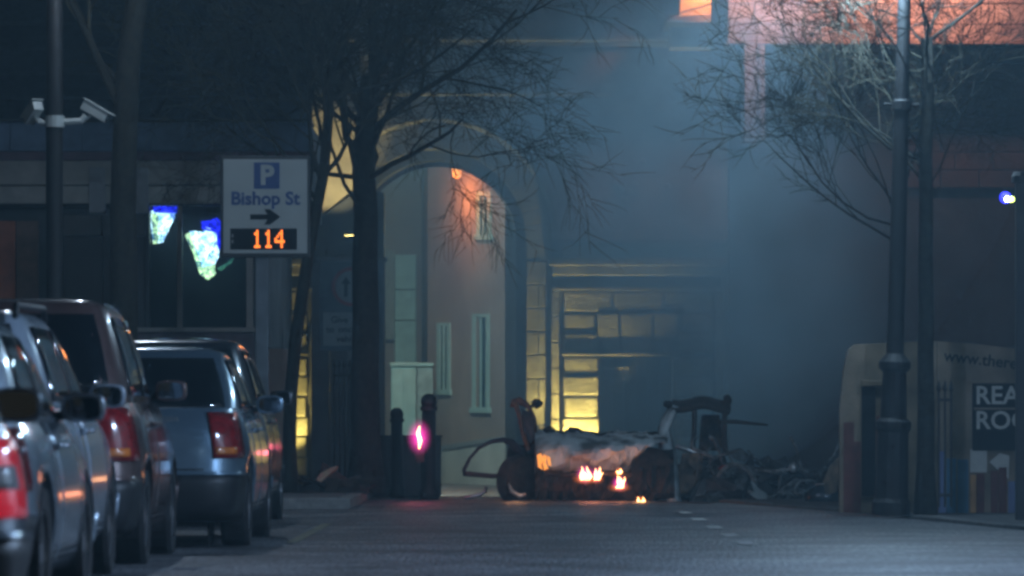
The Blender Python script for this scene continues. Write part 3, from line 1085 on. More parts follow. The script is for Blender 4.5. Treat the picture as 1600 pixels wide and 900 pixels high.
M_GREYC = mat('camera_grey', (.42, .45, .43), .5, var=.1)
cctv(at(149, 174, CDP), math.radians(-12), math.radians(30), 'pale box security camera right of the lamp column, tilted down to the right')
cctv(at(52, 176, CDP), math.radians(118), math.radians(28), 'pale box security camera left of the lamp column, seen nearly end on')
br = thing('camera_bracket', at(90, 192, CDP), 'pale steel bracket arm holding the security cameras on the column', 'bracket')
MB().tube([at(86, 191, CDP), at(110, 190, CDP), at(127, 189, CDP), at(134, 180, CDP)], .035, 8).build('arm', M_GREYC, br)
MB().tube([at(84, 191, CDP), at(66, 192, CDP), at(57, 186, CDP)], .03, 8).build('arm', M_GREYC, br)
MB().lathe([(.1, -.06), (.1, .06)], at(86, 190, CDP), 14).build('collar', M_GREYC, br)

# parking guidance sign
PD = 54.0
ps = thing('parking_sign', at(408, 780, PD), 'white parking sign reading Bishop St with orange lit number 114', 'sign')


def pbox(name, x0, x1, y0, y1, pro, m, th=.004, bev=0.0, par=None):
    a, b = at(x0, y1, PD), at(x1, y0, PD)
    return MB().box((a.x, PD - pro, a.z), (b.x, PD - pro + th, b.z)).build(name, m, par or ps, bevel=bev)


pbox('back_box', 344, 484, 243, 402, .0, M_TRIM, th=.16, bev=.01)
pbox('face', 349, 480, 249, 396, .012, M_SIGNW, th=.012, bev=.004)
pbox('blue_panel', 397, 437, 254, 295, .018, M_SIGNB, th=.005)
text_mesh('P', .30, M_SIGNW, 'letter', ps, at(417, 275, PD) - ps.location + Vector((0, -.021, 0)), bold=.012)
text_mesh('Bishop St', .205, M_SIGNB, 'lettering', ps, at(414.5, 311, PD) - ps.location + Vector((0, -.016, 0)), bold=.006)
m = MB()
y0 = PD - .0185
m.prism([at(391, 335, PD), at(418, 335, PD), at(413, 327, PD), at(422, 327, PD), at(438, 339, PD), at(422, 351, PD), at(413, 351, PD), at(418, 343, PD), at(391, 343, PD)], (0, .005, 0))
ar = m.build('arrow', M_SIGNK, ps)
ar.location.y -= .0185
pbox('display_panel', 360, 464, 357, 390, .022, M_SIGNK, th=.01, bev=.003)
DIG = {'1': ["00100", "01100", "00100", "00100", "00100", "00100", "01110"],
       '4': ["00010", "00110", "01010", "10010", "11111", "00010", "00010"]}
for i, ch in enumerate('114'):
    mm = MB()
    for r, row in enumerate(DIG[ch]):
        for c, bit in enumerate(row):
            if bit == '1':
                x = 396 + i * 17.5 + c * 3.1
                y = 361.5 + r * 4.0
                a, b = at(x - 1.45, y + 1.9, PD), at(x + 1.45, y - 1.9, PD)
                mm.box((a.x, PD - .03, a.z), (b.x, PD - .024, b.z))
    mm.build('display_digit', M_LED, ps)
pbox('display_mark', 362.5, 364.5, 366, 371, .026, M_SIGNW, th=.003)
pbox('display_mark', 362.5, 364.5, 375, 380, .026, M_SIGNW, th=.003)
a = at(409, 402, PD)
MB().box((a.x - .075, PD + .04, PH), (a.x + .075, PD + .14, a.z + .3)).build('post', mat('post_grey', (.09, .11, .13), .5), ps, bevel=.015)

# give-way sign by the big tree
GDp = 70.0
gs = thing('give_way_sign', at(548, 745, GDp), 'grey-backed give way sign with red ringed disc behind the big tree trunk', 'sign')


def gbox(name, x0, x1, y0, y1, pro, m, th=.004, bev=0.0):
    a, b = at(x0, y1, GDp), at(x1, y0, GDp)
    return MB().box((a.x, GDp - pro, a.z), (b.x, GDp - pro + th, b.z)).build(name, m, gs, bevel=bev)


gbox('backing_board', 499, 598, 408, 548, 0, mat('sign_backing', (.10, .13, .16), .6), th=.03, bev=.004)
c = at(549, 448, GDp)
MB().lathe([(.285, -.012), (.285, .0)], (c.x, GDp, c.z), 32, 'y').build('red_ring', M_SIGNR, gs)
MB().lathe([(.235, -.018), (.235, -.010)], (c.x, GDp, c.z), 32, 'y').build('disc', M_SIGNW, gs)
for (dx, s, mm_) in ((-.08, 1, M_SIGNK), (.08, -1, M_SIGNR)):
    m = MB()
    P = [(-.025, -.15), (.025, -.15), (.025, .04), (.07, .04), (0, .15), (-.07, .04), (-.025, .04)]
    P = [(c.x + dx + px_, GDp - .023, c.z + s * pz) for px_, pz in P]
    if s < 0:
        P = P[::-1]
    m.prism(P, (0, .004, 0))
    m.build('arrow', mm_, gs)
gbox('plate', 505, 592, 488, 540, .012, M_SIGNW, th=.010, bev=.003)
for ln, tx_, yy in (('Give', 530.5, 500), ('way', 566, 500), ('to', 516, 515), ('oncoming', 557, 515), ('vehicles', 548.5, 530)):
    text_mesh(ln, .135, M_SIGNK, 'lettering', gs, at(tx_, yy, GDp) - gs.location + Vector((0, -.0145, 0)), bold=.003)
MB().tube([at(549, 548, GDp + .06), Vector((at(549, 0, GDp).x, GDp + .06, ground_z(GDp) + PH))], .04, 10).build('post', M_GREYP, gs)
MB().tube([at(549, 548, GDp + .06), at(549, 420, GDp + .06)], .035, 10).build('post', M_GREYP, gs)


# railings
def railing(x0, x1, y0, d, n, label, name='iron_railing'):
    t = thing(name, at((x0 + x1) / 2, 760, d), label, 'railing')
    zb = ground_z(d) + PH
    for k in range(n):
        x = x0 + (x1 - x0) * k / (n - 1)
        top = at(x, y0, d)
        MB().tube([(top.x, d, zb), (top.x, d, top.z)], .011, 6).build('bar', M_IRON, t)
        MB().lathe([(.012, 0), (.024, .03), (.004, .11)], (top.x, d, top.z), 6).build('spear_head', M_IRON, t)
    a, b = at(x0 - 2, y0 + 12, d), at(x1 + 2, y0 + 12, d)
    MB().box((a.x, d - .012, a.z - .02), (b.x, d + .012, a.z + .01)).build('rail', M_IRON, t)
    MB().box((a.x, d - .012, zb + .1), (b.x, d + .012, zb + .13)).build('rail', M_IRON, t)
    return t


railing(522, 580, 574, 63.5, 8, 'black iron railing with spear tops behind the big tree trunk')

# bollards and planter box
def bollard(x, ytop, ybase, w, label):
    d = 0
    s = (ybase - HORY) / CAMZ
    d = FPX / s
    p = at(x, ybase, d)
    p.z = ground_z(d)
    h = at(x, ytop, d).z - p.z
    r = w / 2 / s
    t = thing('bollard', p, label, 'bollard', 'black bollards at the end of the pavement')
    MB().lathe([(r * 1.25, 0), (r * 1.25, .12), (r * .95, .16), (r * .9, h * .84)], p, 18).build('shaft', M_IRON, t, smooth=True)
    MB().lathe([(r * 1.1, h * .84), (r * 1.12, h * .88)], p, 18).build('collar', M_IRON, t)
    MB().lathe([(r * .92, h * .88), (r * 1.05, h * .92), (r * .95, h * .965), (r * .5, h * .995), (r * .05, h)], p, 18).build('cap', M_IRON, t, smooth=True)
    return t, p, r, h


bollard(620, 637, 778, 20, 'black bollard with domed cap, the farther left one of the pair')
bt, bp_, br_, bh_ = bollard(670, 615, 782, 24, 'taller black bollard with domed cap beside the red flare')
pbx = thing('dark_barrier', at(600, 776, 60.5), 'low dark box barrier between the tree and the taller bollard', 'barrier')
MB().box((at(551, 0, 60.5).x, 60.5, 0.0), (at(688, 0, 60.5).x, 61.3, at(0, 683, 60.5).z)).build('body', M_TRIM, pbx, bevel=.02)
for k in range(5):
    xa, xb = 553 + k * 27, 553 + (k + 1) * 27 - 2
    MB().box((at(xa, 0, 60.5).x, 60.47, .06), (at(xb, 0, 60.5).x, 60.5, at(0, 690, 60.5).z)).build('board', M_TRIM, pbx, bevel=.005)
MB().box((at(549, 0, 60.5).x, 60.44, at(0, 684, 60.5).z + .002), (at(690, 0, 60.5).x, 61.35, at(0, 680, 60.5).z)).build('rim', M_TRIM, pbx, bevel=.006)
# red lamp on the bollard / barrier
p = at(655, 683, 57.2)
rl = thing('red_warning_lamp', p, 'glowing pink-red warning lamp beside the taller bollard', 'lamp')
RLP = p.copy()
RLT = rl
MB().tube([p + Vector((0, -.05, -.14)), p + Vector((.012, -.06, -.04)), p + Vector((-.012, -.06, .05)), p + Vector((.004, -.05, .13))], [.006, .022, .02, .005], 8).build('bulb', M_FLAME, rl, smooth=True)
MB().box(p + Vector((-.04, .05, -.3)), p + Vector((.06, .12, .0))).build('bracket', M_IRON, rl)
lamp_light('warning_light', p + Vector((0, -.2, 0)), 4, (1, .12, .25), .06, parent=rl)

# Victorian lamp post right
def victorian_lamp(px_top, base, label, watts, color, lean=0.0):
    t = thing('street_lamp', base, label, 'street lamp', 'black cast-iron street lamps')
    prof = [(.19, 0), (.19, .12), (.165, .16), (.15, .8), (.175, .84), (.175, .90), (.13, .94), (.115, 1.38), (.155, 1.42), (.155, 1.48), (.085, 1.56), (.075, 3.9), (.095, 3.92), (.095, 4.0), (.07, 4.02), (.06, 5.5)]
    MB().lathe(prof, (0, 0, 0), 16).build('column', M_IRON, t, smooth=False, local=True)
    MB().tube([(-.17, 0, 3.97), (.17, 0, 3.97)], .016, 8).build('ladder_bar', M_IRON, t, local=True)
    MB().lathe([(.08, 5.5), (.10, 5.56), (.22, 5.95), (.23, 5.98)], (0, 0, 0), 8).build('lantern_glass', mat('lantern_cool', (1, 1, 1), .3, emis=(.75, .88, 1), estr=6), t, local=True)
    MB().lathe([(.27, 5.98), (.26, 6.02), (.10, 6.2), (.05, 6.22), (.05, 6.3), (.005, 6.4)], (0, 0, 0), 8).build('lantern_roof', M_IRON, t, local=True)
    ld = lamp_light('street_light', (0, 0, 0), watts, color, .14)
    ld.parent = t
    ld.location = (-.3, -.3, 5.45)
    t.rotation_euler = (0, lean, 0)
    return t


lp = at(1392, 805, 46.4)
lp.z = PHR
victorian_lamp(0, lp, 'black cast-iron lamp post with ringed base in front of the hoarding', 720, (.50, .76, 1.0), lean=math.radians(1.5))
# unseen street lamp added ahead on the right to light cars and road
victorian_lamp(0, (6.3, 27.5, PHR), 'added unseen black cast-iron street lamp beside the parked cars, outside the right edge', 2600, (.46, .66, 1.0))

victorian_lamp(0, (6.3, 3.0, PHR), 'added unseen black cast-iron street lamp behind the photographer, outside the frame', 420, (.62, .80, 1.0))  # unseen lamp added as weak fill on the car backs

# dark post at the right edge with small blue-white light
post = thing('dark_post', at(1594, 815, 44.0), 'dark square post at the far right edge', 'post')
a = at(1588, 0, 44.0)
MB().box((a.x, 44.0, PHR), (a.x + .12, 44.12, at(0, 285, 44).z)).build('shaft', M_IRON, post, bevel=.01)
MB().lathe([(.10, 0), (.10, .06), (.07, .1)], (a.x + .06, 44.06, at(0, 285, 44).z), 10).build('cap', M_IRON, post)
p = at(1576, 311, 43.9)
led = thing('beacon_light', p, 'tiny blue-white twin light shining at the right edge', 'light')
MB().box(p + Vector((-.05, .03, -.035)), p + Vector((.075, .09, .035))).build('housing', M_IRON, led, bevel=.008)
MB().lathe([(.0, -.02), (.022, -.01), (.028, .03)], p + Vector((-.012, 0, 0)), 12, 'y').build('lens', mat('led_white', (1, 1, 1), .3, emis=(.9, 1, 1), estr=14), led)
MB().lathe([(.0, -.02), (.02, -.01), (.026, .03)], p + Vector((.03, 0, 0)), 12, 'y').build('lens', mat('led_lime', (1, 1, .4), .3, emis=(.75, 1, .2), estr=8), led)
MB().lathe([(.0, .0), (.05, .004), (.055, .03)], p + Vector((-.025, .01, .015)), 14, 'y').build('blue_lens', mat('led_blue', (.05, .05, 1), .3, emis=(.03, .03, 1), estr=2.5), led)

# ------------------------------------------------------------------ hoarding on the right
HD = 47.5
hd = thing('painted_hoarding', at(1460, 812, HD), 'pale painted hoarding with black reading room board and painted books at the right', 'hoarding')


def hbox(name, x0, x1, y0, y1, pro, m, th=.01, bev=0.0, par=None):
    a, b = at(x0, y1, HD), at(x1, y0, HD)
    return MB().box((a.x, HD - pro, max(a.z, PHR + .001)), (b.x, HD - pro + th, b.z)).build(name, m, par or hd, bevel=bev)


M_HOARD = mat('hoarding_pale', (.24, .185, .13), .85, scale=2.2, bump=.2, color2=(.09, .068, .045))
M_RED = mat('mural_red', (.10, .028, .022), .8)
M_BLUE = mat('mural_blue', (.03, .11, .18), .7)
M_OCH = mat('mural_ochre', (.34, .17, .05), .7)
# left bay with rounded shoulder
m = MB()
pts = [(1312, 815), (1312, 640), (1318, 580), (1326, 545), (1336, 538), (1392, 535), (1392, 815)]
m.prism([(at(x, y, HD).x, HD, max(PHR + .002, at(x, y, HD).z)) for x, y in pts], (0, .14, 0))
m.build('end_panel', M_HOARD, hd)
m = MB()
pts = [(1393, 815), (1393, 535), (1463, 533), (1463, 815)]
m.prism([(at(x, y, HD).x, HD, max(PHR + .002, at(x, y, HD).z)) for x, y in pts], (0, .14, 0))
m.build('panel', M_HOARD, hd)
m = MB()
pts = [(1464, 815), (1464, 533), (1530, 538), (1597, 546), (1680, 552), (1680, 815)]
m.prism([(at(x, y, HD).x, HD, max(PHR + .002, at(x, y, HD).z)) for x, y in pts], (0, .14, 0))
m.build('panel', M_HOARD, hd)
hbox('dark_slot', 1346, 1368, 594, 775, .02, M_SIGNK, th=.02, bev=.02)
hbox('slot_lintel', 1346, 1392, 594, 604, .04, M_HOARD, th=.03, bev=.01)
for x0, x1, y0_ in ((1318, 1334, 660), (1334, 1345, 690), (1369, 1388, 650)):
    hbox('painted_stripe', x0, x1, y0_, 806, .012, M_RED, th=.011)
hbox('board', 1519, 1597, 599, 704, .03, M_SIGNK, th=.028, bev=.004)
hbox('board_divider', 1521, 1595, 637, 640, .034, M_HOARD, th=.003)
text_mesh('READING', .25, M_FASCC, 'lettering', hd, at(1523, 619, HD) - hd.location + Vector((0, -.035, 0)), bold=.004, align='LEFT')
text_mesh('ROOM', .25, M_FASCC, 'lettering', hd, at(1523, 658, HD) - hd.location + Vector((0, -.035, 0)), bold=.004, align='LEFT')
tx = text_mesh('www.thereading', .16, M_SIGNK, 'lettering', hd, at(1475, 556, HD) - hd.location + Vector((0, -.004, 0)), rot=(math.radians(90), math.radians(6.5), 0), bold=.003, align='LEFT')
# painted books standing along the foot
for (x0, x1, y0_, mm_) in ((1466, 1478, 705, M_SIGNB), (1479, 1494, 716, M_BLUE), (1496, 1513, 718, M_BLUE), (1516, 1525, 742, M_OCH), (1526, 1538, 740, M_RED), (1548, 1559, 736, M_RED), (1560, 1573, 730, M_RED), (1575, 1590, 752, M_SIGNB)):
    hbox('painted_book', x0, x1, y0_, 806, .014, mm_, th=.013, bev=.003)
hbox('white_patch', 1516, 1542, 702, 738, .008, M_FASCC, th=.007)
m = MB()
m.prism([at(1546, 722, HD - .01), at(1562, 708, HD - .01), at(1577, 712, HD - .01), at(1576, 748, HD - .01), at(1562, 736, HD - .01)], (0, .008, 0))
m.build('white_patch', M_FASCC, hd)
# slim ironwork standing in front
railing(1467, 1486, 612, 46.6, 3, 'slim black iron bars in front of the painted hoarding')

# ================================================================== trees (bare, winter)
def bare_tree(base, height, r0, lean, label, seed, first=0.42, spread=1.0, density=1.0, limbs=7, droop=0.0, group='bare street trees', trunk_path=None, bias=(0, 0, 0), lr=(.26, .4)):
    rng = random.Random(seed)
    t = thing('bare_tree', base, label, 'tree', group)
    B = Vector(base)
    if trunk_path:
        tp = [Vector(p) for p in trunk_path]
    else:
        tp = []
        n = 10
        for k in range(n + 1):
            f = k / n
            tp.append(B + Vector((lean[0] * f + rng.uniform(-.02, .02), lean[1] * f, height * first * f * 1.0)))
    n = len(tp)
    rr = [r0 * (1.35 if k == 0 else 1.0) * (1 - .35 * k / (n - 1)) for k in range(n)]
    mt = MB()
    mt.tube(tp, rr, 10)
    mc = MB()
    BI = Vector(bias)

    def grow(p, dirv, r, ln, lvl):
        segs = 5 if lvl <= 1 else (4 if lvl == 2 else 3)
        pts = [p]
        dv = dirv.normalized()
        for s in range(segs):
            dv = dv + Vector((rng.gauss(0, .16), rng.gauss(0, .16), rng.gauss(0, .13) + (.06 if lvl < 3 else 0) - droop * (0.10 if lvl >= 2 else .02)))
            dv = (dv + BI * .05).normalized()
            pts.append(pts[-1] + dv * ln / segs)
        rad = [r * (1 - .62 * k / segs) for k in range(segs + 1)]
        (mt if lvl == 0 else mc).tube(pts, rad, 7 if lvl == 0 else (5 if lvl == 1 else 3), cap=False)
        if lvl >= 4:
            return
        kids = (4, 5, 5, 4)[lvl]
        kids = max(2, int(round(kids * density)))
        for k in range(kids):
            f = .3 + .7 * (k + rng.random() * .6) / kids
            idx = min(segs - 1, int(f * segs))
            q = pts[idx].lerp(pts[idx + 1], f * segs - idx)
            a = (pts[idx + 1] - pts[idx]).normalized()
            side = Vector((rng.gauss(0, 1), rng.gauss(0, 1), rng.gauss(0, .7)))
            side = (side - a * side.dot(a)).normalized()
            ang = rng.uniform(.45, .95)
            nd = a * math.cos(ang) + side * math.sin(ang)
            grow(q, nd, max(.0045, rad[idx] * rng.uniform(.45, .65)), ln * rng.uniform(.5, .72), lvl + 1)

    top = tp[-1]
    for k in range(limbs):
        az = 2 * math.pi * (k + rng.random() * .7) / limbs
        el = rng.uniform(.25, 1.15) if k else 1.4
        dv = Vector((math.cos(az) * math.cos(el) * spread, math.sin(az) * math.cos(el) * spread, math.sin(el)))
        f = rng.uniform(.62, 1.0) if k else 1.0
        idx = min(n - 2, int(f * (n - 1)))
        st = tp[idx].lerp(tp[idx + 1], f * (n - 1) - idx)
        grow(st, dv, r0 * rng.uniform(*lr), height * rng.uniform(.26, .38), 0)
    mt.build('trunk', M_BARK, t, smooth=True)
    mc.build('crown', M_TWIG, t)
    return t


b = at(572, 778, 58.2)
b.z = PH - .02
tp = [b] + [at(x, y, 58.2) for x, y in ((572, 700), (570, 600), (572, 500), (570, 420), (572, 340), (568, 270), (572, 200), (580, 120))]
bare_tree(b, 7.2, .19, (0, 0), 'big bare tree with thick straight trunk in front of the gate arch', 11, limbs=17, density=1.05, droop=.9, lr=(.13, .27), trunk_path=tp, bias=(.25, 0, .1))
b = at(453, 782, 56.5)
b.z = PH - .02
tp = [b] + [at(x, y, 56.5) for x, y in ((452, 700), (454, 620), (461, 540), (472, 460), (483, 390), (494, 330), (506, 270), (512, 200), (514, 130))]
bare_tree(b, 6.2, .085, (0, 0), 'slender leaning bare tree just right of the parking sign', 23, limbs=9, density=1.0, trunk_path=tp, bias=(.1, 0, .4))
b = at(194, 800, 52.5)
b.z = PH - .02
tp = [b] + [at(x, y, 52.5) for x, y in ((194, 700), (192, 560), (194, 440), (192, 330), (195, 220), (200, 100), (214, 0), (222, -80))]
bare_tree(b, 7.5, .175, (0, 0), 'dark bare tree trunk behind the parked cars at the left', 31, limbs=6, density=.8, trunk_path=tp, bias=(0, 0, .9))
b = at(1446, 806, 46.6)
b.z = PHR - .02
tp = [b] + [at(x, y, 46.6) for x, y in ((1446, 720), (1447, 640), (1446, 560), (1447, 480), (1446, 400), (1447, 320), (1446, 240), (1450, 160), (1448, 60))]
bare_tree(b, 5.6, .09, (0, 0), 'bare tree with many fine twigs beside the black lamp post', 41, limbs=11, density=.85, spread=1.2, lr=(.13, .22), trunk_path=tp, bias=(-.35, 0, .25))
b = at(1400, 790, 61.0)
b.z = PHR - .02
tp = [b] + [at(x, y, 61.0) for x, y in ((1400, 700), (1400, 600), (1398, 480), (1402, 380), (1404, 300), (1404, 200))]
bare_tree(b, 6.0, .07, (0, 0), 'thin bare tree fading into the smoke behind the lamp post', 43, limbs=9, density=.9, lr=(.2, .3), spread=1.4, trunk_path=tp, bias=(-.1, 0, .4))


# ================================================================== cars
def lerp_tab(tab, v):
    if v <= tab[0][0]:
        return tab[0][1]
    for (a, x), (b, y) in zip(tab, tab[1:]):
        if v <= b:
            t = (v - a) / (b - a)
            return x + (y - x) * t
    return tab[-1][1]


class Shell:
    """rings of super-ellipse plan; rear end at y=0, front at y=L; x to the right"""

    def __init__(self, w, yr, yf, z, n=8.0):
        self.w, self.yr, self.yf, self.z, self.n = w, yr, yf, z, n

    def at_x(self, t, v, front=False):
        w = lerp_tab(self.w, v)
        r, f = lerp_tab(self.yr, v), lerp_tab(self.yf, v)
        a = (f - r) / 2
        c = (f + r) / 2
        y = a * (1 - min(1, abs(t)) ** self.n) ** (1 / self.n)
        y = c + y if front else c - y
        return Vector((t * w, y, self.z(v, y)))

    def at_y(self, y, v, side=1):
        w = lerp_tab(self.w, v)
        r, f = lerp_tab(self.yr, v), lerp_tab(self.yf, v)
        a = (f - r) / 2
        c = (f + r) / 2
        q = min(1, abs((y - c) / a))
        x = w * (1 - q ** self.n) ** (1 / self.n)
        return Vector((side * x, y, self.z(v, y)))

    def ring(self, v, N=64):
        w = lerp_tab(self.w, v)
        r, f = lerp_tab(self.yr, v), lerp_tab(self.yf, v)
        a = (f - r) / 2
        c = (f + r) / 2
        out = []
        # parametrise so that points are dense at the corners
        q = N // 4
        tt = [math.sin(math.pi / 2 * (k / q)) for k in range(q + 1)]
        rear = []
        # right rear quarter from centre rear to mid side
        for k in range(N):
            ang = 2 * math.pi * k / N - math.pi / 2
            cs, sn = math.cos(ang), math.sin(ang)
            # superellipse radial projection in unit square space
            rad = (abs(cs) ** self.n + abs(sn) ** self.n) ** (-1 / self.n)
            x, y = cs * rad, sn * rad
            out.append(Vector((x * w, c + y * a, self.z(v, c + y * a))))
        return out

    def rear_patch(self, t0, t1, v0, v1, off=.006, nt=8, nv=4, front=False):
        rows = []
        for j in range(nv + 1):
            v = v0 + (v1 - v0) * j / nv
            row = []
            for i in range(nt + 1):
                t = t0 + (t1 - t0) * i / nt
                p = self.at_x(t, v, front)
                e = 1e-3
                du = self.at_x(min(.999, t + e), v, front) - self.at_x(max(-.999, t - e), v, front)
                dv = self.at_x(t, min(1, v + e), front) - self.at_x(t, max(0, v - e), front)
                nn = du.cross(dv)
                if nn.length > 1e-12:
                    nn.normalize()
                else:
                    nn = Vector((0, -1, 0))
                if front:
                    nn = -nn if nn.y < 0 else nn
                elif nn.y > 0:
                    nn = -nn
                row.append(p + nn * off)
            rows.append(row)
        return rows

    def side_patch(self, y0, y1, v0, v1, side, off=.006, ny=8, nv=4, slant0=0.0, slant1=0.0):
        rows = []
        for j in range(nv + 1):
            f = j / nv
            v = v0 + (v1 - v0) * f
            row = []
            for i in range(ny + 1):
                y = (y0 + slant0 * f) + ((y1 + slant1 * f) - (y0 + slant0 * f)) * i / ny
                p = self.at_y(y, v, side)
                e = 1e-3
                du = self.at_y(y + e, v, side) - self.at_y(y - e, v, side)
                dv = self.at_y(y, min(1, v + e), side) - self.at_y(y, max(0, v - e), side)
                nn = du.cross(dv)
                nn = nn.normalized() if nn.length > 1e-12 else Vector((side, 0, 0))
                if nn.x * side < 0:
                    nn = -nn
                row.append(p + nn * off)
            rows.append(row)
        return rows


def wheel_template():
    pass


def paint(name, col, metal=.35):
    return mat(name, col, .28, metal=metal, coat=1.0, var=.06, scale=1.5)


def make_car(name, label, loc, yaw, pm, L=4.4, W=1.74, H=1.45, kind='hatch', belt=.92, plate=True, dark_bumper=True, lamp='tall', rails=False, badge=False, lit=False, group='cars parked along the left kerb', cat='car'):  # lit: tail lens takes the painted retroreflection
    t = thing(name, loc, label, cat, group)
    hw = W / 2
    zs = .20
    if kind == 'saloon':
        yr = [(0, .14), (.12, .02), (.35, 0), (.5, .03), (.8, .05), (1, .16)]
        cr0, cr1 = .78, 1.42
    elif kind == 'mpv':
        yr = [(0, .12), (.12, .02), (.35, 0), (.5, .05), (.8, .08), (1, .13)]
        cr0, cr1 = .12, .44
    else:
        yr = [(0, .12), (.12, .02), (.35, 0), (.5, .06), (.8, .09), (1, .16)]
        cr0, cr1 = .15, .62
    yf = [(0, L - .18), (.2, L - .02), (.45, L), (.7, L - .10), (1, L - .34)]
    wt = [(0, hw * .90), (.12, hw * .965), (.4, hw), (.62, hw * .995), (.85, hw * .955), (1, hw * .89)]
    ycowl = L - 1.15

    def deck(y):
        z = belt
        if y > ycowl - .3:
            f = min(1, (y - ycowl + .3) / 1.3)
            z -= .20 * f ** 1.5
        if kind == 'saloon' and y < .9:
            z += .03
        return z

    low = Shell(wt, yr, yf, lambda v, y: zs + v * (deck(y) - zs))
    mb = MB()
    vs_ = [0, .06, .12, .2, .3, .4, .5, .62, .75, .85, .93, .98, 1.0]
    N = 72
    rows = []
    r0 = low.ring(0, N)
    c0 = Vector((0, L / 2, zs))
    rows.append([c0.lerp(p, .55) for p in r0])
    for v in vs_:
        rows.append(low.ring(v, N))
    top = low.ring(1, N)
    c = Vector((0, L / 2, 0))
    for k in (.96, .88, .7, .4, .12):
        row = []
        for p in top:
            x, y = p.x * k, L / 2 + (p.y - L / 2) * (k ** .5 if k > .8 else k)
            row.append(Vector((x, y, deck(y) + .035 * (1 - k))))
        rows.append(row)
    mb.grid(rows, closed=True)
    nr = len(rows)
    mb.f.append(tuple(range(N))[::-1])
    mb.f.append(tuple(range((nr - 1) * N, nr * N)))
    body = mb.build('body', pm, t, smooth=True, local=True)
    # wheel arches cut out
    R = .315
    yw = (.78, L - .86)
    cut = MB()
    for y in yw:
        for s in (-1, 1):
            xs_ = sorted((s * (hw - .30), s * (hw + .2)))
            cut.lathe([(R + .06, xs_[0]), (R + .06, xs_[1])], (0, y, R), 28, 'x')
    cobj = cut.build('cutter', M_TRIM, None)
    cobj.parent = t
    bo = body.modifiers.new('arches', 'BOOLEAN')
    bo.object = cobj
    bo.operation = 'DIFFERENCE'
    bo.solver = 'EXACT'
    bpy.context.view_layer.update()
    dg = bpy.context.evaluated_depsgraph_get()
    me = bpy.data.meshes.new_from_object(body.evaluated_get(dg))
    body.modifiers.clear()
    body.data = me
    bpy.data.objects.remove(cobj, do_unlink=True)
    for y in yw:
        for s in (-1, 1):
            xa = s * (hw - .31)
            MB().lathe([(R + .05, xa), (R + .05, xa + s * .01)], (0, y, R), 24, 'x').build('arch_liner', M_TYRE, t, local=True)
            m = MB()
            x0 = s * (hw - .22)
            x1 = s * (hw - .015)
            q = (x1 - x0)
            m.lathe([(R * .62, x0), (R * .93, x0), (R, x0 + q * .15), (R, x0 + q * .85), (R * .94, x1), (R * .66, x1 - q * .03), (R * .62, x1 - q * .1)], (0, y, R), 28, 'x')
            w_ = m.build('wheel', M_TYRE, t, smooth=False, local=True)
            m = MB()
            m.lathe([(R * .64, x0 + q * .5), (R * .64, x1 - q * .08), (R * .58, x1 - q * .06), (R * .56, x1 - q * .3)], (0, y, R), 24, 'x')
            m.lathe([(.055, x1 - q * .3), (.055, x1 - q * .1), (.03, x1 - q * .08)], (0, y, R), 14, 'x')
            for k in range(5):
                a = 2 * math.pi * k / 5 + .3
                d1 = Vector((0, math.cos(a), math.sin(a)))
                d2 = Vector((0, -math.sin(a), math.cos(a)))
                cc = Vector((x1 - q * .18, y, R))
                m.prism([cc + d1 * .04 + d2 * .03, cc + d1 * R * .6 + d2 * .045, cc + d1 * R * .6 - d2 * .045, cc + d1 * .04 - d2 * .03], (s * .015, 0, 0))
            m.build('rim', M_RIM, w_, local=True)
    # cabin
    zb = belt - .02
    zr = H - .05
    cf0, cf1 = L - 1.12, L - 2.0
    yr2 = [(0, cr0), (.3, cr0 + (cr1 - cr0) * .22), (.7, cr0 + (cr1 - cr0) * .62), (1, cr1)]
    if kind == 'saloon':
        yr2 = [(0, cr0), (.5, cr0 + (cr1 - cr0) * .5), (1, cr1)]
    yf2 = [(0, cf0), (.5, cf0 + (cf1 - cf0) * .46), (1, cf1)]
    wt2 = [(0, hw * .89), (.25, hw * .865), (.6, hw * .80), (.9, hw * .725), (1, hw * .68)]
    cab_ = Shell(wt2, yr2, yf2, lambda v, y: zb + v * (zr - zb), 7.0)
    mb = MB()
    rows = [cab_.ring(v, N) for v in (0, .1, .25, .4, .55, .7, .82, .9, .96, 1.0)]
    top = rows[-1]
    yc = (cr1 + cf1) / 2
    for k, dz in ((.95, .018), (.85, .032), (.65, .043), (.4, .048), (.1, .05)):
        rows.append([Vector((p.x * k, yc + (p.y - yc) * k, zr + dz)) for p in top])
    mb.grid(rows, closed=True)
    mb.f.append(tuple(range((len(rows) - 1) * N, len(rows) * N)))
    cabin = mb.build('cabin', pm, t, smooth=True, local=True)

    def panel(nm, rows, m, par=None, solid=.004):
        return MB().grid(rows).build(nm, m, par or t, smooth=True, solid=solid, local=True)
    panel('rear_window', cab_.rear_patch(-.86, .86, .12, .90, .007, 12, 6), M_CARGLASS)
    panel('windscreen', cab_.rear_patch(-.88, .88, .08, .92, .007, 12, 6, True), M_CARGLASS)
    yb = (cr0 + cf0) / 2
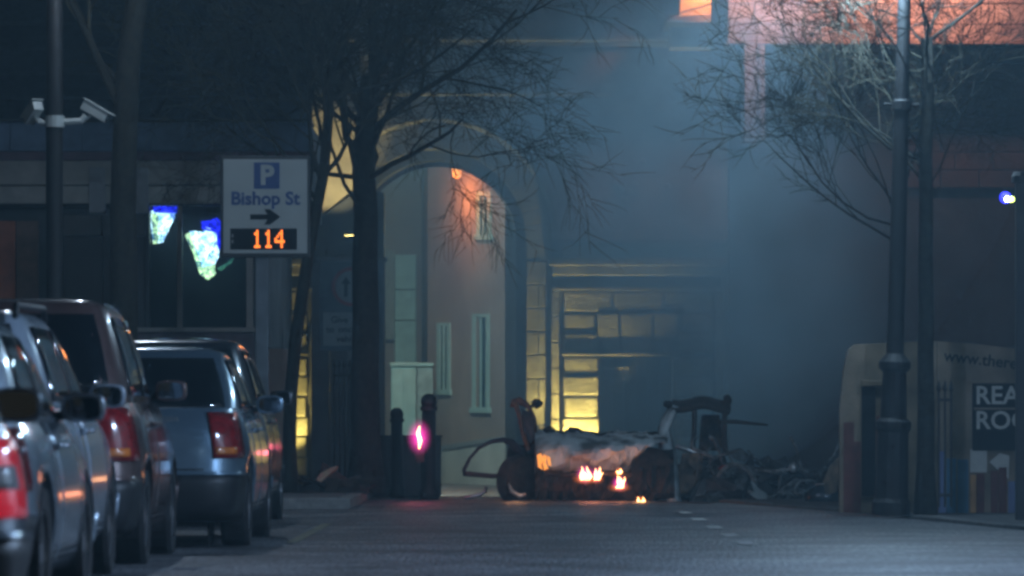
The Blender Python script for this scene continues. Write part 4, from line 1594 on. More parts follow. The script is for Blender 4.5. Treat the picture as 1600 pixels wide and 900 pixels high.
    for s in (-1, 1):
        panel('side_window', cab_.side_patch(yb + .05, cf0 - .32, .10, .88, s, .007, 8, 6, 0, -.62), M_CARGLASS)
        panel('side_window', cab_.side_patch(cr0 + .42, yb - .03, .10, .88, s, .007, 8, 6, .28 if kind != 'mpv' else .1, 0), M_CARGLASS)
        # doors
        for (ya, yb2) in ((1.22, yb + .0), (yb + .012, L - 1.32)):
            dr = panel('door', low.side_patch(ya, yb2, .1, .985, s, .005, 10, 8), pm)
            hp = low.at_y(ya + .14, .84, s)
            m = MB()
            m.tube([hp + Vector((s * .005, 0, 0)), hp + Vector((s * .035, .02, 0)), hp + Vector((s * .035, .16, 0)), hp + Vector((s * .005, .18, 0))], .013, 6)
            m.build('door_handle', pm, dr, smooth=True, local=True)
        # mirrors
        mp = cab_.at_y(cf0 - .42, .12, s) + Vector((s * .14, .06, .03))
        m = MB()
        rowsm = []
        for (yy, sc) in ((-.06, .93), (-.055, 1.0), (0, 1.02), (.06, .85), (.10, .5), (.115, .15)):
            row = []
            for k in range(16):
                a = 2 * math.pi * k / 16
                cs, sn = math.cos(a), math.sin(a)
                rad = (abs(cs) ** 4 + abs(sn) ** 4) ** -.25
                row.append(mp + Vector((cs * rad * .105 * sc, yy, sn * rad * .07 * sc)))
            rowsm.append(row)
        m.grid(rowsm, closed=True)
        k0 = 0
        m.f.append(tuple(range(16)))
        m.f.append(tuple(range(5 * 16, 6 * 16))[::-1])
        mr = m.build('door_mirror', pm, t, smooth=True, local=True)
        m = MB()
        row = []
        for k in range(16):
            a = 2 * math.pi * k / 16
            cs, sn = math.cos(a), math.sin(a)
            rad = (abs(cs) ** 4 + abs(sn) ** 4) ** -.25
            row.append(mp + Vector((cs * rad * .085, -.064, sn * rad * .055)))
        m.prism(row, (0, .004, 0))
        m.build('mirror_glass', mat('mirror_glass', (.25, .3, .34), .04, metal=1, var=.05), mr, local=True)
        MB().tube([mp + Vector((-s * .08, .02, -.03)), mp + Vector((-s * .17, .03, -.05))], .025, 8).build('mirror_stalk', M_TRIM, mr, local=True)
        # lamps
        if lamp == 'tall':
            lv0, lv1, lt0 = .56, .95, .72
        elif lamp == 'stack':
            lv0, lv1, lt0 = .52, .90, .60
        else:
            lv0, lv1, lt0 = .66, .93, .60
        tl = panel('tail_lamp', low.rear_patch(s * lt0, s * .955, lv0, lv1, .016, 8, 6), M_REDGLINT if lit else M_REDLENS, solid=.02)
        if lamp == 'stack':
            panel('reverse_lens', low.rear_patch(s * (lt0 + .03), s * .93, lv0 + .13, lv0 + .25, .020, 6, 3), M_CLEARLENS, tl)
        else:
            panel('reverse_lens', low.rear_patch(s * (lt0 + .02), s * .90, lv0 + .03, lv0 + .09, .020, 6, 3), M_AMBER if lamp == 'tall' else M_CLEARLENS, tl)
        panel('headlight', low.rear_patch(s * .55, s * .95, .62, .86, .012, 6, 4, True), M_CLEARLENS, solid=.015)
    bm_ = M_TRIM if dark_bumper else pm
    panel('rear_bumper', low.rear_patch(-.965, .965, .03, .42, .022, 24, 5), bm_, solid=.03)
    panel('bumper_top', low.rear_patch(-.962, .962, .405, .435, .03, 24, 2), pm, solid=.03)
    panel('front_bumper', low.rear_patch(-.965, .965, .03, .45, .02, 24, 5, True), pm, solid=.03)
    panel('grille', low.rear_patch(-.4, .4, .5, .72, .015, 8, 3, True), M_TRIM, solid=.02)
    pv0, pv1 = (.62, .76) if kind == 'saloon' else (.5, .64)
    panel('number_plate', low.rear_patch(-.30, .30, pv0, pv1, .012, 4, 2), M_PLATEY, solid=.006)
    panel('boot_seam', low.rear_patch(-.64, .64, .455, .465, .007, 12, 1), M_TRIM, solid=.004)
    if kind != 'saloon':
        panel('rear_wiper', cab_.rear_patch(-.02, .55, .12, .15, .02, 6, 1), M_TRIM, solid=.012)
    if rails:
        for s in (-1, 1):
            m = MB()
            x = s * hw * .66
            m.tube([(x, cr1 + .0, zr - .01), (x, cr1 + .08, zr + .055), (x, cf1 - .1, zr + .07), (x, cf1, zr)], .018, 8)
            m.build('roof_rail', M_TRIM, t, local=True)
        m = MB()
        m.prism([(0, cr1 + .2, zr + .04), (0, cr1 + .45, zr + .05), (0, cr1 + .25, zr + .13)], (.025, 0, 0))
        m.build('roof_fin', pm, t, local=True)
    if badge:
        tm = text_mesh('SKODA', .05, M_BARE, 'badge', t, low.at_x(.36, .90) + Vector((0, -.012, 0)))
    t.rotation_euler = (0, 0, yaw)
    return t


def car_at(xr, s, X_side, **kw):
    pass


P_SILV = paint('paint_silver', (.20, .24, .29), .6)
P_WHITE = paint('paint_white', (.30, .36, .43), .2)
P_PALE = paint('paint_pale_silver', (.28, .34, .40), .45)
P_RED = paint('paint_maroon', (.12, .075, .07), .45)
P_BLUEG = paint('paint_steel_blue', (.17, .26, .34), .6)
P_DARK = paint('paint_graphite', (.05, .06, .075), .5)


def place(side_x, d_rear, W, yaw=0.0):
    """car origin (centre of rear end) such that the right flank stands at side_x"""
    return (side_x - W / 2 * math.cos(yaw), d_rear, 0.0)


make_car('parked_car', 'silver hatchback at the lower left corner, nearest the camera, red and white tail lamp', place(-1.66, 16.7, 1.76, math.radians(8)), math.radians(8), P_SILV, L=4.1, W=1.76, H=1.40, kind='hatch', lamp='stack', lit=True)
make_car('parked_car', 'pale silver car mostly hidden, second from the camera in the parked row', place(-2.12, 21.2, 1.72), 0, P_PALE, L=3.8, W=1.72, H=1.42, kind='hatch')
make_car('parked_car', 'white estate car with roof rails, third from the camera in the parked row', place(-2.38, 25.5, 1.80), 0, P_WHITE, L=4.1, W=1.80, H=1.55, kind='mpv', belt=1.0, rails=True)
make_car('parked_car', 'tall maroon people carrier parked behind the steel-blue saloon', place(-2.33, 30.1, 1.78), 0, P_RED, L=4.0, W=1.78, H=1.72, kind='mpv', belt=1.05)
make_car('parked_car', 'steel-blue saloon with dark red tail lamps, middle of the parked row', place(-1.92, 34.7, 1.74), 0, P_BLUEG, L=4.5, W=1.74, H=1.50, kind='saloon', belt=1.0, badge=True)
make_car('parked_car', 'dark graphite car, farthest in the parked row, ahead of the steel-blue saloon', place(-2.16, 42.0, 1.78), 0, P_DARK, L=4.2, W=1.78, H=1.68, kind='mpv', belt=1.08, lamp='wide')

# ================================================================== burnt-out car
WD = 57.0
wreck = thing('burnt_car', (at(940, 0, WD).x, WD, 0), 'burnt-out wrecked car with ash-grey bonnet and open doors in the middle of the road', 'car')
rng = random.Random(5)


def wp(x, y, d=WD):
    return at(x, y, d)


# bonnet: rounded ash-grey front, dented
rows = []
sec = [(742, 56.50), (734, 56.40), (727, 56.34), (719, 56.30), (711, 56.28), (704, 56.30), (697, 56.35), (692, 56.42), (688, 56.50), (685, 56.62), (682, 56.80), (681, 57.05), (680, 57.35), (679, 57.75), (678, 58.2), (676, 58.7)]
NB = 60
for j_, (y, d) in enumerate(sec):
    row = []
    for k in range(NB + 1):
        f = k / NB
        x = 836 + (1043 - 836) * f
        yy = y
        dd = d + .28 * (2 * f - 1) ** 4
        if x > 985 and y > 690:
            yy = 690 + (y - 690) * max(.1, 1 - ((x - 985) / 34) ** .6 * .88)
        if j_ < 2:      # torn lower lip
            yy += 5 * noise.noise(Vector((x * .09, 1.3, j_))) + 3 * noise.noise(Vector((x * .3, 4.3, j_)))
        p = wp(x, yy, dd)
        n1 = noise.noise(Vector((x * .028, y * .045, 3.1)))
        n2 = 1 - 2 * abs(noise.noise(Vector((x * .06 + y * .02, y * .05, 7.7))))
        n3 = noise.noise(Vector((x * .17, y * .2, 1.9)))
        p += Vector((.01 * n3, .10 * n1 + .05 * n2 + .018 * n3, .04 * n1 + .035 * n2 + .012 * n3))
        row.append(p)
    rows.append(row)
MB().grid(rows).build('bonnet', M_BONNET, wreck, smooth=False, solid=.012)
# crumpled rear edge of the bonnet / scuttle
m = MB()
pts = [wp(848 + k * 11, 680 - (6 + 4 * math.sin(k * 1.7) if k < 6 else 1), 57.9) for k in range(18)]
m.tube(pts, [.03 + .015 * math.sin(k * 2.1) for k in range(18)], 7)
m.build('scuttle', M_CHAR, wreck, smooth=True)
# right wing, pale, rising into the windscreen pillar
m = MB()
rows = []
for (x0, x1, y) in ((1046, 1062, 790), (1040, 1060, 765), (1034, 1058, 735), (1030, 1054, 712), (1030, 1050, 690), (1031, 1043, 672), (1036, 1046, 655), (1044, 1053, 640), (1054, 1064, 630)):
    rows.append([wp(x0 + (x1 - x0) * k / 4 + rng.uniform(-1, 1), y + rng.uniform(-1.5, 1.5), 56.6 + (790 - y) * .007 - .1 * math.sin(math.pi * k / 4)) for k in range(5)])
m.grid(rows)
m.build('front_wing', M_ASH, wreck, smooth=True, solid=.025)
# engine bay and floor, charred mass
m = MB()
rows = []
N = 30
for (dz, sc, dd) in ((0.02, 1.0, 56.55), (.12, 1.02, 56.45), (.24, 1.0, 56.5), (.36, .96, 56.6), (.5, .9, 56.8), (.62, .9, 57.0)):
    row = []
    for k in range(N + 1):
        f = k / N
        x = 836 + (1052 - 836) * f
        row.append(Vector((at(x, 0, WD).x, dd + rng.uniform(-.05, .09), dz + rng.uniform(-.02, .03))))
    rows.append(row)
m.grid(rows)
m.box((at(842, 0, WD).x, 56.7, .03), (at(1050, 0, WD).x, 60.1, .5))
m.build('engine_bay', M_CHAR, wreck)
# bumper bar hanging
m = MB()
m.tube([wp(852, 737, 56.3), wp(880, 742, 56.2), wp(905, 741, 56.2), wp(950, 739, 56.2), wp(985, 742, 56.3)], .035, 7)
m.build('bumper_bar', M_CHAR, wreck)


def burnt_wheel(x, y, d, r, tilt, parent, mm, yaw=0):
    o = Vector(at(x, y, d))
    tyre, rim = MB(), MB()
    tyre.lathe([(r * .6, -.09), (r * .95, -.09), (r, -.05), (r, .05), (r * .95, .09), (r * .6, .09)], (0, 0, 0), 24, 'y')
    rim.lathe([(r * .62, -.07), (r * .62, .06), (r * .5, .05), (r * .45, -.04), (r * .15, -.08), (r * .05, -.085)], (0, 0, 0), 20, 'y')
    w_ = tyre.build('wheel', M_CHAR, parent, local=True)
    w_.location = world_of(parent).inverted() @ o
    w_.rotation_euler = (tilt, 0, yaw)
    rim.build('rim', mm, w_, local=True)
    return w_


burnt_wheel(1012, 742, 56.75, .33, .05, wreck, M_CHAR, .5)
burnt_wheel(811, 750, 56.9, .30, .1, wreck, M_RUST, .75)
burnt_wheel(1040, 752, 59.6, .3, 0, wreck, M_RUST, 1.4)
# wheel-hub scraps with pale edge at left
m = MB()
m.tube([wp(795, 755, 56.6), wp(800, 768, 56.55), wp(812, 775, 56.5), wp(822, 772, 56.5)], [.02, .03, .035, .02], 6)
m.build('brake_scrap', M_BARE, wreck, smooth=True)
# left pillar, bent over at the top
m = MB()
m.tube([wp(838, 706, 57.2), wp(836, 680, 57.3), wp(834, 655, 57.4), wp(826, 635, 57.45), wp(812, 626, 57.5), wp(800, 629, 57.5)], [.036, .034, .03, .03, .05, .045], 7)
m.build('windscreen_pillar', M_RUST, wreck, smooth=True)
m = MB()
m.tube([wp(826, 704, 57.0), wp(816, 675, 57.1), wp(812, 650, 57.2), wp(806, 632, 57.3), wp(798, 630, 57.3)], [.03, .026, .03, .036, .05], 7)
m.build('door_pillar', M_RUST, wreck, smooth=True)
rows = []
for (x0, x1, y) in ((815, 830, 642), (817, 833, 658), (820, 835, 675), (824, 838, 692), (828, 842, 706)):
    rows.append([wp(x0 + (x1 - x0) * k / 3, y + rng.uniform(-2, 2), 57.25 + rng.uniform(-.03, .03)) for k in range(4)])
MB().grid(rows).build('torn_panel', mat('scorched_plum', (.13, .09, .09), .9, color2=(.05, .04, .04), scale=7, bump=.5), wreck, smooth=True, solid=.015)
m = MB()
m.lathe([(.01, -.06), (.06, -.03), (.075, .02), (.03, .06)], wp(839, 631, 57.6), 9)
m.tube([wp(828, 636, 57.5), wp(838, 632, 57.6)], .02, 6)
m.build('door_mirror', M_CHAR, wreck, smooth=True)
# open left door: window frame loop and lower skin
m = MB()
loop = [(802, 742), (770, 744), (726, 740), (725, 734), (734, 716), (748, 700), (768, 690), (786, 687), (800, 692), (812, 706), (818, 722)]
m.tube([wp(x, y, 56.4 + (x - 725) * .007) for x, y in loop], [.026, .03, .034, .026, .02, .02, .023, .03, .05, .05, .04], 7)
m.build('door_frame', mat('scorched_frame', (.035, .022, .035), .7, var=.3), wreck, smooth=True)
rows = []
for (xa, xb, y) in ((796, 836, 694), (792, 838, 712), (790, 842, 732), (796, 846, 755), (806, 850, 780)):
    rows.append([wp(xa + (xb - xa) * k / 4, y + rng.uniform(-2, 2), 57.1 + rng.uniform(-.05, .05)) for k in range(5)])
MB().grid(rows).build('front_wing', M_CHAR, wreck, solid=.02)
# roof remains and right side
m = MB()
rows = []
for (d, y) in ((57.3, 637), (57.5, 627), (58.3, 624), (59.0, 626)):
    row = []
    for k in range(11):
        f = k / 10
        x = 1050 + (1142 - 1050) * f
        row.append(wp(x, y + 2.5 * math.sin(f * 9) - 3 * math.sin(f * math.pi) + (4 if k == 10 else 0), d))
    rows.append(row)
m.grid(rows)
m.build('roof', M_CHAR, wreck, smooth=True, solid=.06)
m = MB()
m.tube([wp(1130, 634, 57.4), wp(1138, 626, 57.4), wp(1136, 622, 57.5)], .05, 7)
m.build('roof_corner', M_CHAR, wreck, smooth=True)
m = MB()
m.lathe([(.01, -.05), (.06, -.02), (.06, .03), (.02, .05)], wp(1044, 632, 57.4), 9)
m.tube([wp(1046, 633, 57.4), wp(1058, 632, 57.4)], .02, 6)
m.build('door_mirror', M_CHAR, wreck, smooth=True)
for (path, r, mm_) in (([(1084, 632), (1085, 655), (1084, 680), (1082, 702)], .032, M_CHAR),
                       ([(1134, 634), (1131, 660), (1132, 690), (1134, 712)], .036, M_CHAR),
                       ([(1056, 634), (1048, 652), (1040, 672), (1036, 696)], .045, M_ASH),
                       ([(1056, 697), (1075, 703), (1092, 709), (1105, 713)], .035, M_BARE)):
    m = MB()
    m.tube([wp(x, y, 57.35) for x, y in path], r, 7)
    m.build('window_post' if mm_ is not M_BARE else 'waist_rail', mm_, wreck, smooth=True)
# seats


def seat(x0, x1, y0, y1, d, mm_):
    rows = []
    for j in range(6):
        f = j / 5
        wdt = (1 - .25 * (1 - f) ** 2)
        cx = (x0 + x1) / 2
        rows.append([wp(cx + (x1 - x0) / 2 * wdt * math.sin(a) * 1.0 + rng.uniform(-.8, .8), y0 + (y1 - y0) * f, d - .12 * math.cos(a)) for a in [-math.pi / 2 + math.pi * k / 8 for k in range(9)]])
    return MB().grid(rows).build('seat', mm_, wreck, smooth=True, solid=.08)


seat(1092, 1129, 648, 704, 58.4, M_TAN)
# tan inner door panel leaning
rows = []
for (x0, x1, y) in ((1066, 1098, 708), (1063, 1097, 722), (1060, 1096, 740), (1056, 1090, 757), (1053, 1080, 772)):
    rows.append([wp(x0 + (x1 - x0) * k / 4, y + rng.uniform(-1.5, 1.5), 57.2 + rng.uniform(-.03, .03)) for k in range(5)])
MB().grid(rows).build('door_lining', M_TAN, wreck, smooth=True, solid=.03)
rows = []
for (x0, x1, y) in ((1098, 1132, 712), (1096, 1140, 735), (1090, 1138, 762), (1084, 1132, 795)):
    rows.append([wp(x0 + (x1 - x0) * k / 6, y + rng.uniform(-3, 3), 57.6 + rng.uniform(-.08, .08)) for k in range(7)])
MB().grid(rows).build('side_panel', M_CHAR, wreck, solid=.03)
MB().box((at(1050, 0, WD).x, 57.5, .12), (at(1132, 0, WD).x, 60.0, .42)).build('floor_pan', M_CHAR, wreck)
# lit headlamp with fire inside
a = wp(849, 721, 56.1)
for pts_ in ([(839, 711), (845, 708), (849, 716), (846, 727), (848, 734), (841, 730)], [(849, 710), (855, 713), (853, 722), (857, 732), (850, 735), (848, 724)], [(856, 712), (860, 716), (861, 728), (857, 727), (855, 719)]):
    m = MB()
    m.prism([wp(x, y, 56.12) for x, y in pts_], (0, .06, 0))
    m.build('headlight_shard', M_EMBER, wreck)
burnr = thing


# flames: a soft glowing envelope of hot gas with thin bright tongues inside
def gas_mat(name, col, strength):
    m = bpy.data.materials.new(name)
    m.use_nodes = True
    nt = m.node_tree
    nt.nodes.clear()
    out = nt.nodes.new('ShaderNodeOutputMaterial')
    em = nt.nodes.new('ShaderNodeEmission')
    em.inputs['Color'].default_value = (*col, 1)
    tc = nt.nodes.new('ShaderNodeTexCoord')
    mp = nt.nodes.new('ShaderNodeMapping')
    mp.inputs['Location'].default_value = (-1, -1, -1)
    mp.inputs['Scale'].default_value = (2, 2, 2)
    nt.links.new(tc.outputs['Generated'], mp.inputs['Vector'])
    gr = nt.nodes.new('ShaderNodeTexGradient')
    gr.gradient_type = 'SPHERICAL'
    nt.links.new(mp.outputs['Vector'], gr.inputs['Vector'])
    pw = nt.nodes.new('ShaderNodeMath')
    pw.operation = 'POWER'
    pw.inputs[1].default_value = 2.0
    nt.links.new(gr.outputs['Fac'], pw.inputs[0])
    ml = nt.nodes.new('ShaderNodeMath')
    ml.operation = 'MULTIPLY'
    ml.inputs[1].default_value = strength
    nt.links.new(pw.outputs['Value'], ml.inputs[0])
    nt.links.new(ml.outputs['Value'], em.inputs['Strength'])
    nt.links.new(em.outputs['Emission'], out.inputs['Volume'])
    return m


M_GASM = gas_mat('gas_magenta', (1.0, .05, .45), 26.0)
M_GASO = gas_mat('gas_orange', (1.0, .22, .04), 14.0)


def blob(p, rx, ry, rz):
    m = MB()
    rows = []
    for i in range(1, 8):
        a = math.pi * i / 8
        rows.append([p + Vector((rx * math.sin(a) * math.cos(b_), ry * math.sin(a) * math.sin(b_), rz * math.cos(a))) for b_ in [2 * math.pi * k / 12 for k in range(12)]])
    m.grid(rows, closed=True)
    m.f.append(tuple(range(12))[::-1])
    m.f.append(tuple(range(6 * 12, 7 * 12)))
    return m


def flame(x, y, d, h, w, label, magenta=True, tongues=5):
    p = wp(x, y, d)
    t = thing('flame', p, label, 'flame', 'small fires in the wreck')
    s = d / FPX
    blob(p, w * .75 * s, .12, h * .75 * s).build('flame_glow', M_GASM if magenta else M_GASO, t)
    blob(p + Vector((0, .03, -h * .3 * s)), w * 1.1 * s, .14, h * .45 * s).build('flame_glow', M_GASO, t)
    r = random.Random(int(x))
    for k in range(tongues):
        f = (k + .5) / tongues - .5
        b0 = p + Vector((f * w * .7 * s, r.uniform(-.03, .03), -h * .35 * s))
        hh = h * s * r.uniform(.3, .95)
        q = [b0]
        for j in range(4):
            q.append(q[-1] + Vector((r.gauss(0, .012), r.gauss(0, .008), hh / 4)))
        m = MB()
        m.tube(q, [.006, .013 * r.uniform(.6, 1.5), .012, .007, .0015], 7)
        m.build('flame_tongue', M_FLAME, t, smooth=True)
    return t


flame(914, 741, 56.1, 26, 22, 'bright pink-white flame under the middle of the bonnet, largest of the fires')
flame(932, 742, 56.1, 22, 14, 'pink flame just right of the largest flame under the bonnet')
flame(968, 755, 56.1, 22, 20, 'magenta flame lower right of the bonnet')
flame(967, 736, 56.1, 12, 10, 'small orange flame above the magenta flame', False, 2)
flame(1000, 782, 56.0, 14, 14, 'orange flame low on the road at the front of the wreck', False, 2)
lamp_light('fire_light', wp(930, 752, 55.9), 2.5, (1, .32, .2), .15, parent=wreck)
lamp_light('ember_light', wp(1000, 776, 55.8), 3, (1, .42, .15), .08, parent=wreck)
lamp_light('ember_light', wp(806, 742, 56.0), 3, (1, .45, .2), .1, parent=wreck)


blob(RLP + Vector((0, -.05, 0)), .17, .12, .27).build('glow', M_GASM, RLT)

# ------------------------------------------------------------------ debris
def debris(name, label, cat, fn, mm_, p, solid=0.0, smooth=True):
    m = MB()
    fn(m)
    return tag(m.build(name, mm_, None, smooth=smooth, solid=solid), label, cat, 'blast debris')


debris('bent_pipe', 'bent pale pipe lying on the road left of the wreck', 'debris', lambda m: m.tube([wp(725, 778, 57.5), wp(738, 776, 57.5), wp(750, 773, 57.5), wp(758, 768, 57.5), wp(760, 760, 57.5)], [.025, .025, .025, .022, .02], 7), M_BARE, None)
debris('steel_rod', 'thin dark rod sticking out to the right of the wreck roof', 'debris', lambda m: m.tube([wp(1126, 659, 57.3), wp(1150, 659, 57.3), wp(1178, 662, 57.3), wp(1200, 664, 57.3)], [.03, .028, .022, .012], 6), M_CHAR, None)


def shard(pts, d, th=.02):
    def fn(m):
        m.prism([wp(x, y, d + .004 * (x - pts[0][0])) for x, y in pts], (0.02, th, 0))
    return fn


debris('metal_shard', 'pale torn metal shard leaning to the right of the wreck', 'debris', shard([(1173, 752), (1179, 758), (1184, 764), (1194, 770), (1203, 784), (1210, 795), (1192, 788), (1182, 779), (1171, 772), (1178, 768)], 56.4), M_ASH, None, smooth=False)
debris('metal_shard', 'dark slanting panel behind the pale torn shard', 'debris', shard([(1180, 742), (1192, 745), (1225, 800), (1205, 797), (1188, 765)], 56.8), M_CHAR, None, smooth=False)
debris('metal_shard', 'upright twisted dark panel with pale flecks beside the wreck', 'debris', shard([(1120, 728), (1140, 722), (1160, 730), (1158, 765), (1148, 790), (1130, 785), (1116, 758)], 56.9, .1), mat('flecked_char', (.22, .25, .25), .8, color2=(.02, .02, .02), scale=14, bump=.7), None, smooth=False)
debris('plastic_scrap', 'small red plastic scrap on top of the twisted dark panel', 'debris', shard([(1122, 732), (1128, 727), (1136, 726), (1135, 732), (1127, 736)], 56.5, .04), M_SIGNR, None, smooth=False)
debris('plastic_scrap', 'small red scrap lying at the road edge under the pale shard', 'debris', shard([(1208, 789), (1214, 791), (1220, 797), (1212, 798)], 56.0, .05), M_SIGNR, None, smooth=False)


for pts_, d_, lab in (([(1105, 775), (1122, 768), (1130, 778), (1118, 790), (1104, 788)], 56.3, 'small ash-grey scrap low beside the wreck, left of the twisted panel'),
                      ([(1148, 752), (1158, 742), (1166, 748), (1160, 766), (1152, 764)], 56.5, 'ash-grey torn strip between the twisted panel and the pale shard'),
                      ([(1226, 770), (1242, 760), (1256, 768), (1250, 782), (1232, 784)], 56.6, 'ash-grey scrap between the pale shard and the dark dome'),
                      ([(1140, 704), (1156, 700), (1170, 712), (1160, 722), (1144, 716)], 57.2, 'ash-grey plate jutting up above the debris heap')):
    debris('metal_scrap', lab, 'debris', shard(pts_, d_, .03), mat('sooty_plate', (.16, .17, .175), .8, color2=(.03, .03, .03), scale=11, bump=.6), None, smooth=False)
debris('bent_hoop', 'curved wheel-like hoop standing in the debris right of the wreck', 'debris', lambda m: m.tube([wp(1150 + 30 * math.cos(a), 762 - 36 * math.sin(a), 56.5) for a in [.1 + 2.6 * k / 14 for k in range(15)]], .032, 7), MATS['flecked_char'], None)


def tangle(m):
    r = random.Random(77)
    for k in range(34):
        x = r.uniform(1098, 1300)
        y = r.uniform(735, 796) if x > 1180 else r.uniform(700, 792)
        q = [wp(x, y, 56.9 + r.uniform(-.3, .5))]
        dv = Vector((r.gauss(0, 1), r.gauss(0, .5), r.gauss(.1, .6))).normalized()
        for j in range(6):
            dv = (dv + Vector((r.gauss(0, .45), r.gauss(0, .3), r.gauss(-.05, .4)))).normalized()
            nx_ = q[-1] + dv * r.uniform(.05, .13)
            nx_.z = max(.05, nx_.z)
            q.append(nx_)
        m.tube(q, [r.uniform(.008, .024)] * 7, 5)


o = debris('twisted_bars', 'tangle of thin bent bars and strips over the debris heap', 'debris', tangle, MATS['flecked_char'], None)
o['kind'] = 'stuff'


def rodball(m):
    m.tube([wp(1195, 738, 57), wp(1212, 738, 57), wp(1228, 735, 57)], .035, 7)
    m.lathe([(.01, -.06), (.05, -.035), (.065, 0), (.05, .04), (.01, .065)], wp(1240, 731, 57), 12)
    m.tube([wp(1228, 735, 57), wp(1240, 731, 57)], .02, 6)


debris('strut', 'pale strut with a shiny ball end lying across the debris', 'debris', rodball, M_BARE, None)


def heap(x0, x1, yt, d, seed, n=26):
    def fn(m):
        r = random.Random(seed)
        for k in range(n):
            x = x0 + (x1 - x0) * r.random()
            f = (x - x0) / (x1 - x0)
            hh = math.sin(math.pi * min(1, max(0, f))) ** .6
            dd = d + r.uniform(-.4, .4)
            zt = at(0, yt, d).z * hh
            c = Vector((at(x, 0, dd).x, dd, r.uniform(.05, max(.1, zt))))
            a = [Vector((r.gauss(0, .16), r.gauss(0, .1), r.gauss(0, .1))) for _ in range(4)]
            m.prism([c + q for q in a[:3]], a[3] * .5 + Vector((0, .03, 0)))
    return fn


o = debris('debris_heap', 'heap of charred car fragments to the right of the wreck', 'debris', heap(1100, 1330, 735, 57.2, 3, 75), mat('sooty_scrap', (.07, .075, .08), .8, color2=(.015, .015, .015), scale=9, bump=.6), None, smooth=False)
o['kind'] = 'stuff'
o = debris('debris_heap', 'scatter of charred fragments under the tree by the dark barrier', 'debris', heap(478, 548, 748, 56.8, 9, 40), M_CHAR, None, smooth=False)
o['kind'] = 'stuff'
debris('traffic_cone_scrap', 'tilted red and white scrap lying under the leaning tree', 'debris', shard([(494, 750), (500, 740), (516, 731), (526, 728), (524, 734), (508, 746), (500, 753)], 55.4, .06), mat('cone_red', (.5, .16, .12), .6, color2=(.4, .3, .2), scale=9), None, smooth=False)
dome = thing('metal_dome', wp(1290, 800, 55.0), 'dark dome-shaped car part with a bright rim at the road edge', 'debris', 'blast debris')
p = Vector((wp(1290, 0, 55.0).x, 55.0, PHR))
MB().lathe([(.24, 0), (.235, .06), (.19, .14), (.12, .185)], p, 18).build('shell', mat('dome_dark', (.05, .06, .08), .25, metal=.5), dome, smooth=True)
MB().lathe([(.12, .185), (.125, .20), (.02, .205)], p, 18).build('rim', M_BARE, dome)
debris('timber_scrap', 'tan splintered board leaning on the hoarding end', 'debris', shard([(1286, 752), (1296, 728), (1312, 712), (1314, 730), (1306, 768), (1290, 775)], 50.5, .05), M_TAN, None, smooth=False)

# ================================================================== smoke and haze
def volume_mat(name, color, dens, absorb=None):
    m = bpy.data.materials.new(name)
    m.use_nodes = True
    nt = m.node_tree
    nt.nodes.clear()
    out = nt.nodes.new('ShaderNodeOutputMaterial')
    pv = nt.nodes.new('ShaderNodeVolumePrincipled')
    pv.inputs['Color'].default_value = (*color, 1)
    pv.inputs['Density'].default_value = dens
    pv.inputs['Anisotropy'].default_value = 0.25
    nt.links.new(pv.outputs['Volume'], out.inputs['Volume'])
    return m, nt, pv


hm, _, _ = volume_mat('haze_air', (.52, .86, 1.0), 0.0026)
o = MB().box((-95, -35, -1.5), (95, 175, 12.4)).build('haze', hm)
tag(o, kind='stuff')

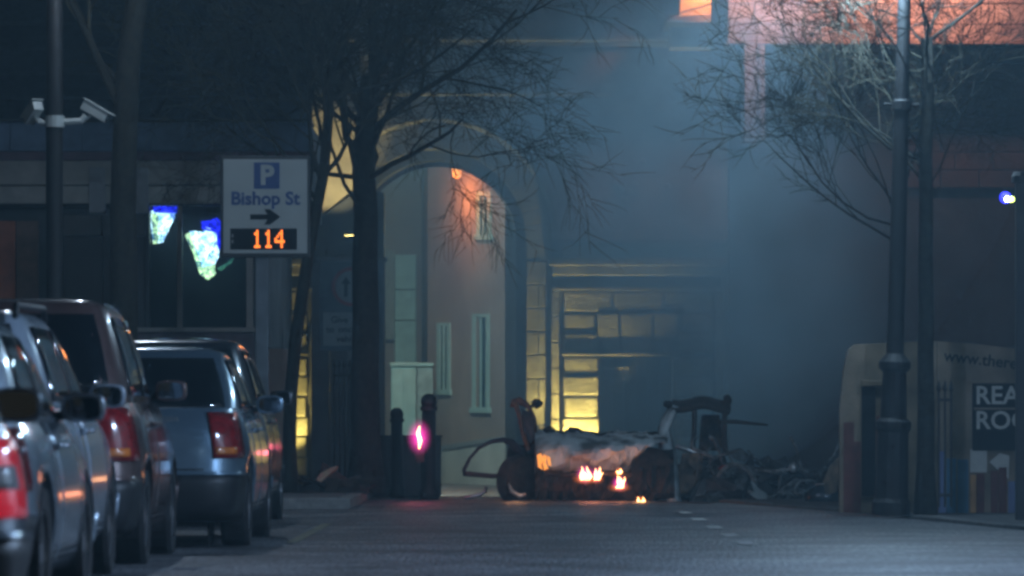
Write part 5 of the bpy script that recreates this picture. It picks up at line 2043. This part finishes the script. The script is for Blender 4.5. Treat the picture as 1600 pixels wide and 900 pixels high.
# smoke plume drifting up from the wreck towards the right
sm, nt, pv = volume_mat('smoke_air', (.60, .86, 1.0), .1)
tc = nt.nodes.new('ShaderNodeTexCoord')
nz = nt.nodes.new('ShaderNodeTexNoise')
nz.inputs['Scale'].default_value = .7
nz.inputs['Detail'].default_value = 3
nt.links.new(tc.outputs['Object'], nz.inputs['Vector'])
rp = nt.nodes.new('ShaderNodeMapRange')
rp.inputs['From Min'].default_value = .30
rp.inputs['From Max'].default_value = .66
nt.links.new(nz.outputs['Fac'], rp.inputs['Value'])
mp_ = nt.nodes.new('ShaderNodeMapping')
mp_.inputs['Location'].default_value = (-1, -1, -1)
mp_.inputs['Scale'].default_value = (2, 2, 2)
nt.links.new(tc.outputs['Generated'], mp_.inputs['Vector'])
gr = nt.nodes.new('ShaderNodeTexGradient')
gr.gradient_type = 'SPHERICAL'
nt.links.new(mp_.outputs['Vector'], gr.inputs['Vector'])
pw = nt.nodes.new('ShaderNodeMath')
pw.operation = 'POWER'
pw.inputs[1].default_value = 1.2
nt.links.new(gr.outputs['Fac'], pw.inputs[0])
ml = nt.nodes.new('ShaderNodeMath')
ml.operation = 'MULTIPLY'
nt.links.new(rp.outputs['Result'], ml.inputs[0])
nt.links.new(pw.outputs['Value'], ml.inputs[1])
ml2 = nt.nodes.new('ShaderNodeMath')
ml2.operation = 'MULTIPLY'
ml2.inputs[1].default_value = .45
nt.links.new(ml.outputs['Value'], ml2.inputs[0])
nt.links.new(ml2.outputs['Value'], pv.inputs['Density'])


def smoke_body(ctr, rx, ry, rz, shear, label, m):
    mb = MB()
    rows = []
    for i in range(1, 16):
        a = math.pi * i / 16
        rows.append([ctr + Vector((rx * math.sin(a) * math.cos(b_) + shear * math.cos(a), ry * math.sin(a) * math.sin(b_), rz * math.cos(a))) for b_ in [2 * math.pi * k / 24 for k in range(24)]])
    mb.grid(rows, closed=True)
    k = len(rows)
    mb.f.append(tuple(range(24))[::-1])
    mb.f.append(tuple(range((k - 1) * 24, k * 24)))
    o = mb.build('smoke', m)
    return tag(o, label, 'smoke', kind='stuff')


smoke_body(at(1000, 280, 67), 5.4, 6.5, 5.2, 1.9, 'blue-grey smoke plume drifting up across the gate', sm)
sm2 = sm.copy()
sm2.name = 'smoke_low'
for nd in sm2.node_tree.nodes:
    if nd.type == 'MATH' and nd.operation == 'MULTIPLY' and not nd.inputs[1].is_linked:
        nd.inputs[1].default_value = .6
smoke_body(at(1020, 540, 64), 2.9, 3.4, 2.3, .5, 'low smoke rolling off the burnt car', sm2)
